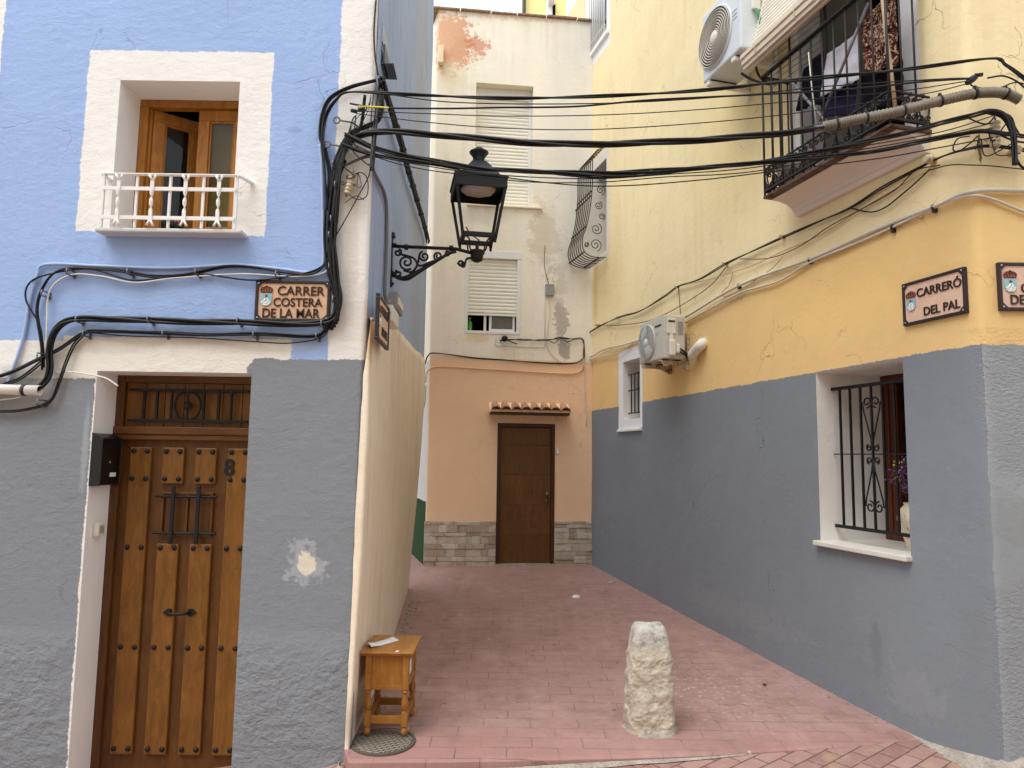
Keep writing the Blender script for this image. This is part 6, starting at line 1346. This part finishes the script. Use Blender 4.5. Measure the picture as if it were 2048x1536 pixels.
# bollard
BC = Vector((.90, 4.69, zal(4.69))); mb = MB(); rows = []; NH = 120; NA = 120
for j in range(NH+1):
    t = j/NH; h = .645*t; hw_ = .150-.030*t - (.018*max(0, (t-.72)/.28)) ; r = []
    for k in range(NA):
        a = 2*math.pi*k/NA; c_, s_ = math.cos(a), math.sin(a); e_ = 5.0
        rr_ = hw_/((abs(c_)**e_+abs(s_)**e_)**(1/e_))
        rr_ *= 1 - .14*max(0, (t-.94)/.06)**2
        p = Vector((rr_*c_, rr_*s_, h)); q_ = p*1.0
        d = .014*noise.noise(q_*4+Vector((3,1,7))) - .018*abs(noise.noise(q_*9+Vector((.3,0,0))*noise.noise(q_*20))) + .014*noise.noise(q_*19) - .012*abs(noise.noise(q_*33)) + .005*noise.noise(q_*70) + .03*(noise.voronoi(q_*11+Vector((0,0,3)))[0][0]-.35) + .008*(noise.voronoi(q_*24)[0][0]-.35) + .002
        k2 = 1.0 if t < .70 else (.35 if t > .76 else 1.0-.65*(t-.70)/.06)
        p += Vector((c_, s_, 0))*d*k2*.65
        if t > .9: p.z += .012*noise.noise(Vector((p.x*9, p.y*9, 2)))
        r.append(BC+p+Vector((0,0,-.02)))
    rows.append(r)
mb.quadgrid(rows, True, True)
topr = rows[-1]; cpt = sum(topr, Vector())/NA
for f_ in (.75, .5, .25, .02): pass
rr_l = [topr]+[[cpt+(p-cpt)*f_+Vector((0,0,.014*(1-f_)+.008*noise.noise(p*11*f_))) for p in topr] for f_ in (.75,.5,.25,.02)]
mb.quadgrid(rr_l, True, True)
tag(mb.build('stone_bollard', M['rock'], base=BC), 'rough hewn stone bollard with a pale worn top standing in the red paving', 'bollard')
mb = MB(); rows = []
for r_, h in ((.13,.007),(.15,.006),(.168,.002),(.18,-.008)):
    rows.append([(BC.x+(r_*1.0+.03*noise.noise((math.cos(a)*2, math.sin(a)*2, r_)))*math.cos(a), BC.y-.02+(r_*.95)*math.sin(a), BC.z+h) for a in [2*math.pi*k/40 for k in range(40)]])
mb.quadgrid(rows, True, True); struct(mb.build('mortar_pad', M['concrete'], base=BC))
# concrete fillet at the foot of the yellow corner
mb = MB(); rows = []
for k in range(26):
    t = k/25
    if t < .62: u = .72*(1-t/.62); F = R; hh = .004+.10*(t/.62)**1.8; wd = .01+.14*(t/.62)
    else: u = -1.6*((t-.62)/.38); F = RF; hh = .12; wd = .16
    base = F.p(u, 0, -.01); n_ = F.N if abs(u) > .08 else (R.N+RF.N).normalized()
    if F is R: base = R.p(u, 0, -.01)
    r = []
    for q_ in range(6):
        s_ = q_/5; P = base+n_*(wd*s_+.015*noise.noise((t*9, s_*3, 0))*s_); zf = max(zst(P.x, P.y), zal(P.y) if P.y > edge_y(P.x) else -9); P.z = zf + hh*(1-s_)**1.8 - .004*(s_ > .9); r.append(P)
    rows.append(r)
mb.quadgrid(rows); struct(mb.build('concrete_fillet', M['concrete'], base=CR))
# rubble along the left wall foot and litter
P = on_z(1152, 1198, zal(7.6)+.01); mb = MB(); rows = []
for i in range(7): rows.append([P+Vector((.045*math.sin(math.pi*i/6)*math.cos(2*math.pi*k/9)*(1+.5*noise.noise((i, k, 1))), .04*math.sin(math.pi*i/6)*math.sin(2*math.pi*k/9), .02+.025*math.cos(math.pi*i/6)*(1+.4*noise.noise((i*2, k, 4))))) for k in range(9)])
mb.quadgrid(rows, False, True); tag(mb.build('paper_scrap', M['paper'], base=P), 'crumpled white paper scrap on the red paving in mid alley', 'litter')
P = on_z(1218, 1166, zal(8.7)+.008); mb = MB(); mb.ball(P, (.05,.02,.012), 6); mb.ball(P+Vector((.05,.01,.004)), (.025,.02,.02), 6); tag(mb.build('paper_scrap', M['plastic_grey'], base=P), 'flat greyish scrap at the foot of the grey wall', 'litter')
P = on_z(1529, 1369, zal(5.7)+.006); mb = MB(); mb.ball(P, (.016,.011,.006), 6); tag(mb.build('dark_dropping', M['gasket'], base=P), 'small black lump on the paving right of the bollard', 'litter')
mb = MB()
for k in range(150):
    y = random.uniform(4.7, 7.8); u = y-4.317; x = S.p(u, 0, .05).x-.10*max(0, (u-1.5)/2.5)+abs(random.gauss(0, .04))+.01; s_ = random.uniform(.004, .014)
    mb.ball((x, y, zal(y)+s_*.4), (s_, s_*random.uniform(.7,1.2), s_*.7), 4)
for k in range(70):
    u = random.uniform(.6, 6); p = R.p(u, 0, abs(random.gauss(0, .03))+.005); s_ = random.uniform(.003, .009); mb.ball((p.x, p.y, zal(p.y)+s_*.3), (s_, s_, s_*.6), 4)
tag(mb.build('grit', M['concrete'], base=(0, 6, .05)), 'loose grit and mortar crumbs gathered along the wall feet', 'grit', kind='stuff')
# vase and dried flowers in the barred window
VP = on_z(1822, 1086, BW[2]); VP = R.p(R.q(1830, 1040, -.3)[0], BW[2], -.3)
vs_ = thing('flower_vase', 'cream painted vase standing on the sill behind the black iron grille', 'vase', VP)
def vasemat():
    m = NT('painted_vase'); o = m.obj(); n1 = m.noise(o, 28, 3, .5, 1.5); c = m.mix(m.math('MULTIPLY', m.ramp(n1, .58, .64), .75), srgb(214,200,176), srgb(120,92,74)); return m.done(c, .35, 0, .45)
MB().lathe([(.055,0),(.06,.01),(.058,.03),(.09,.12),(.11,.2),(.105,.25),(.07,.29),(.062,.30),(.07,.315),(.062,.315),(.05,.29),(.05,.05)], VP, n=28, cap=False).build('vase_body', vasemat(), vs_)
bq = thing('dried_bouquet', 'dried purple and yellow flower bunch in the cream vase', 'flowers', VP+Vector((0,0,.3)))
rnd = random.Random(4); mbs, mbp, mby = MB(), MB(), MB()
for k in range(70):
    a = rnd.uniform(0, 2*math.pi); sp = rnd.uniform(.02, .17); hgt = rnd.uniform(.12, .30); b0 = VP+Vector((0,0,.27)); tip = VP+Vector((math.cos(a)*sp, math.sin(a)*sp, .30+hgt))
    if tip.y > 99: continue
    mbs.tube([b0, b0.lerp(tip, .5)+Vector((0,0,.02)), tip], .0016, 4)
    tgt = mby if k % 4 == 0 else mbp
    for q_ in range(9):
        c = tip+Vector((rnd.gauss(0,.016), rnd.gauss(0,.016), rnd.gauss(-.015,.022))); tgt.ball(c, rnd.uniform(.005,.010), 4)
mbs.build('stems', simple('dry_stem', (116,84,60), .9), bq); mbp.build('purple_heads', simple('dried_purple', (92,66,98), .9, 0, .1, .3, 40), bq); mby.build('yellow_heads', simple('dried_yellow', (200,190,70), .9, 0, .1, .2, 40), bq)
# potted flower inside the upstairs window
fp = thing('window_flowerpot', 'small pot with pink flowers between the open pine sashes', 'flowerpot', L.p(L.q(360,450,FD-.1)[0], wv0+.042, FD-.1))
FPp = L.p(L.q(360,450,FD-.1)[0], wv0+.042, FD-.1)
MB().lathe([(.03,0),(.042,.07),(.046,.075),(.046,.085),(.038,.085)], FPp, n=16).build('pot', simple('pink_pot', (150,84,84), .6), fp)
mb = MB(); mb2 = MB(); rnd = random.Random(2)
for k in range(26): mb.ball(FPp+Vector((rnd.gauss(0,.018), rnd.gauss(0,.018), .11+rnd.gauss(0,.025))), (.012,.012,.006), 4)
for k in range(7): mb2.ball(FPp+Vector((rnd.gauss(0,.012), rnd.gauss(0,.01)-.01, .155+rnd.gauss(0,.012))), .010, 5)
mb.build('foliage', simple('pot_green', (52,70,40), .8), fp); mb2.build('blossom', simple('blossom_pink', (210,110,116), .7), fp)
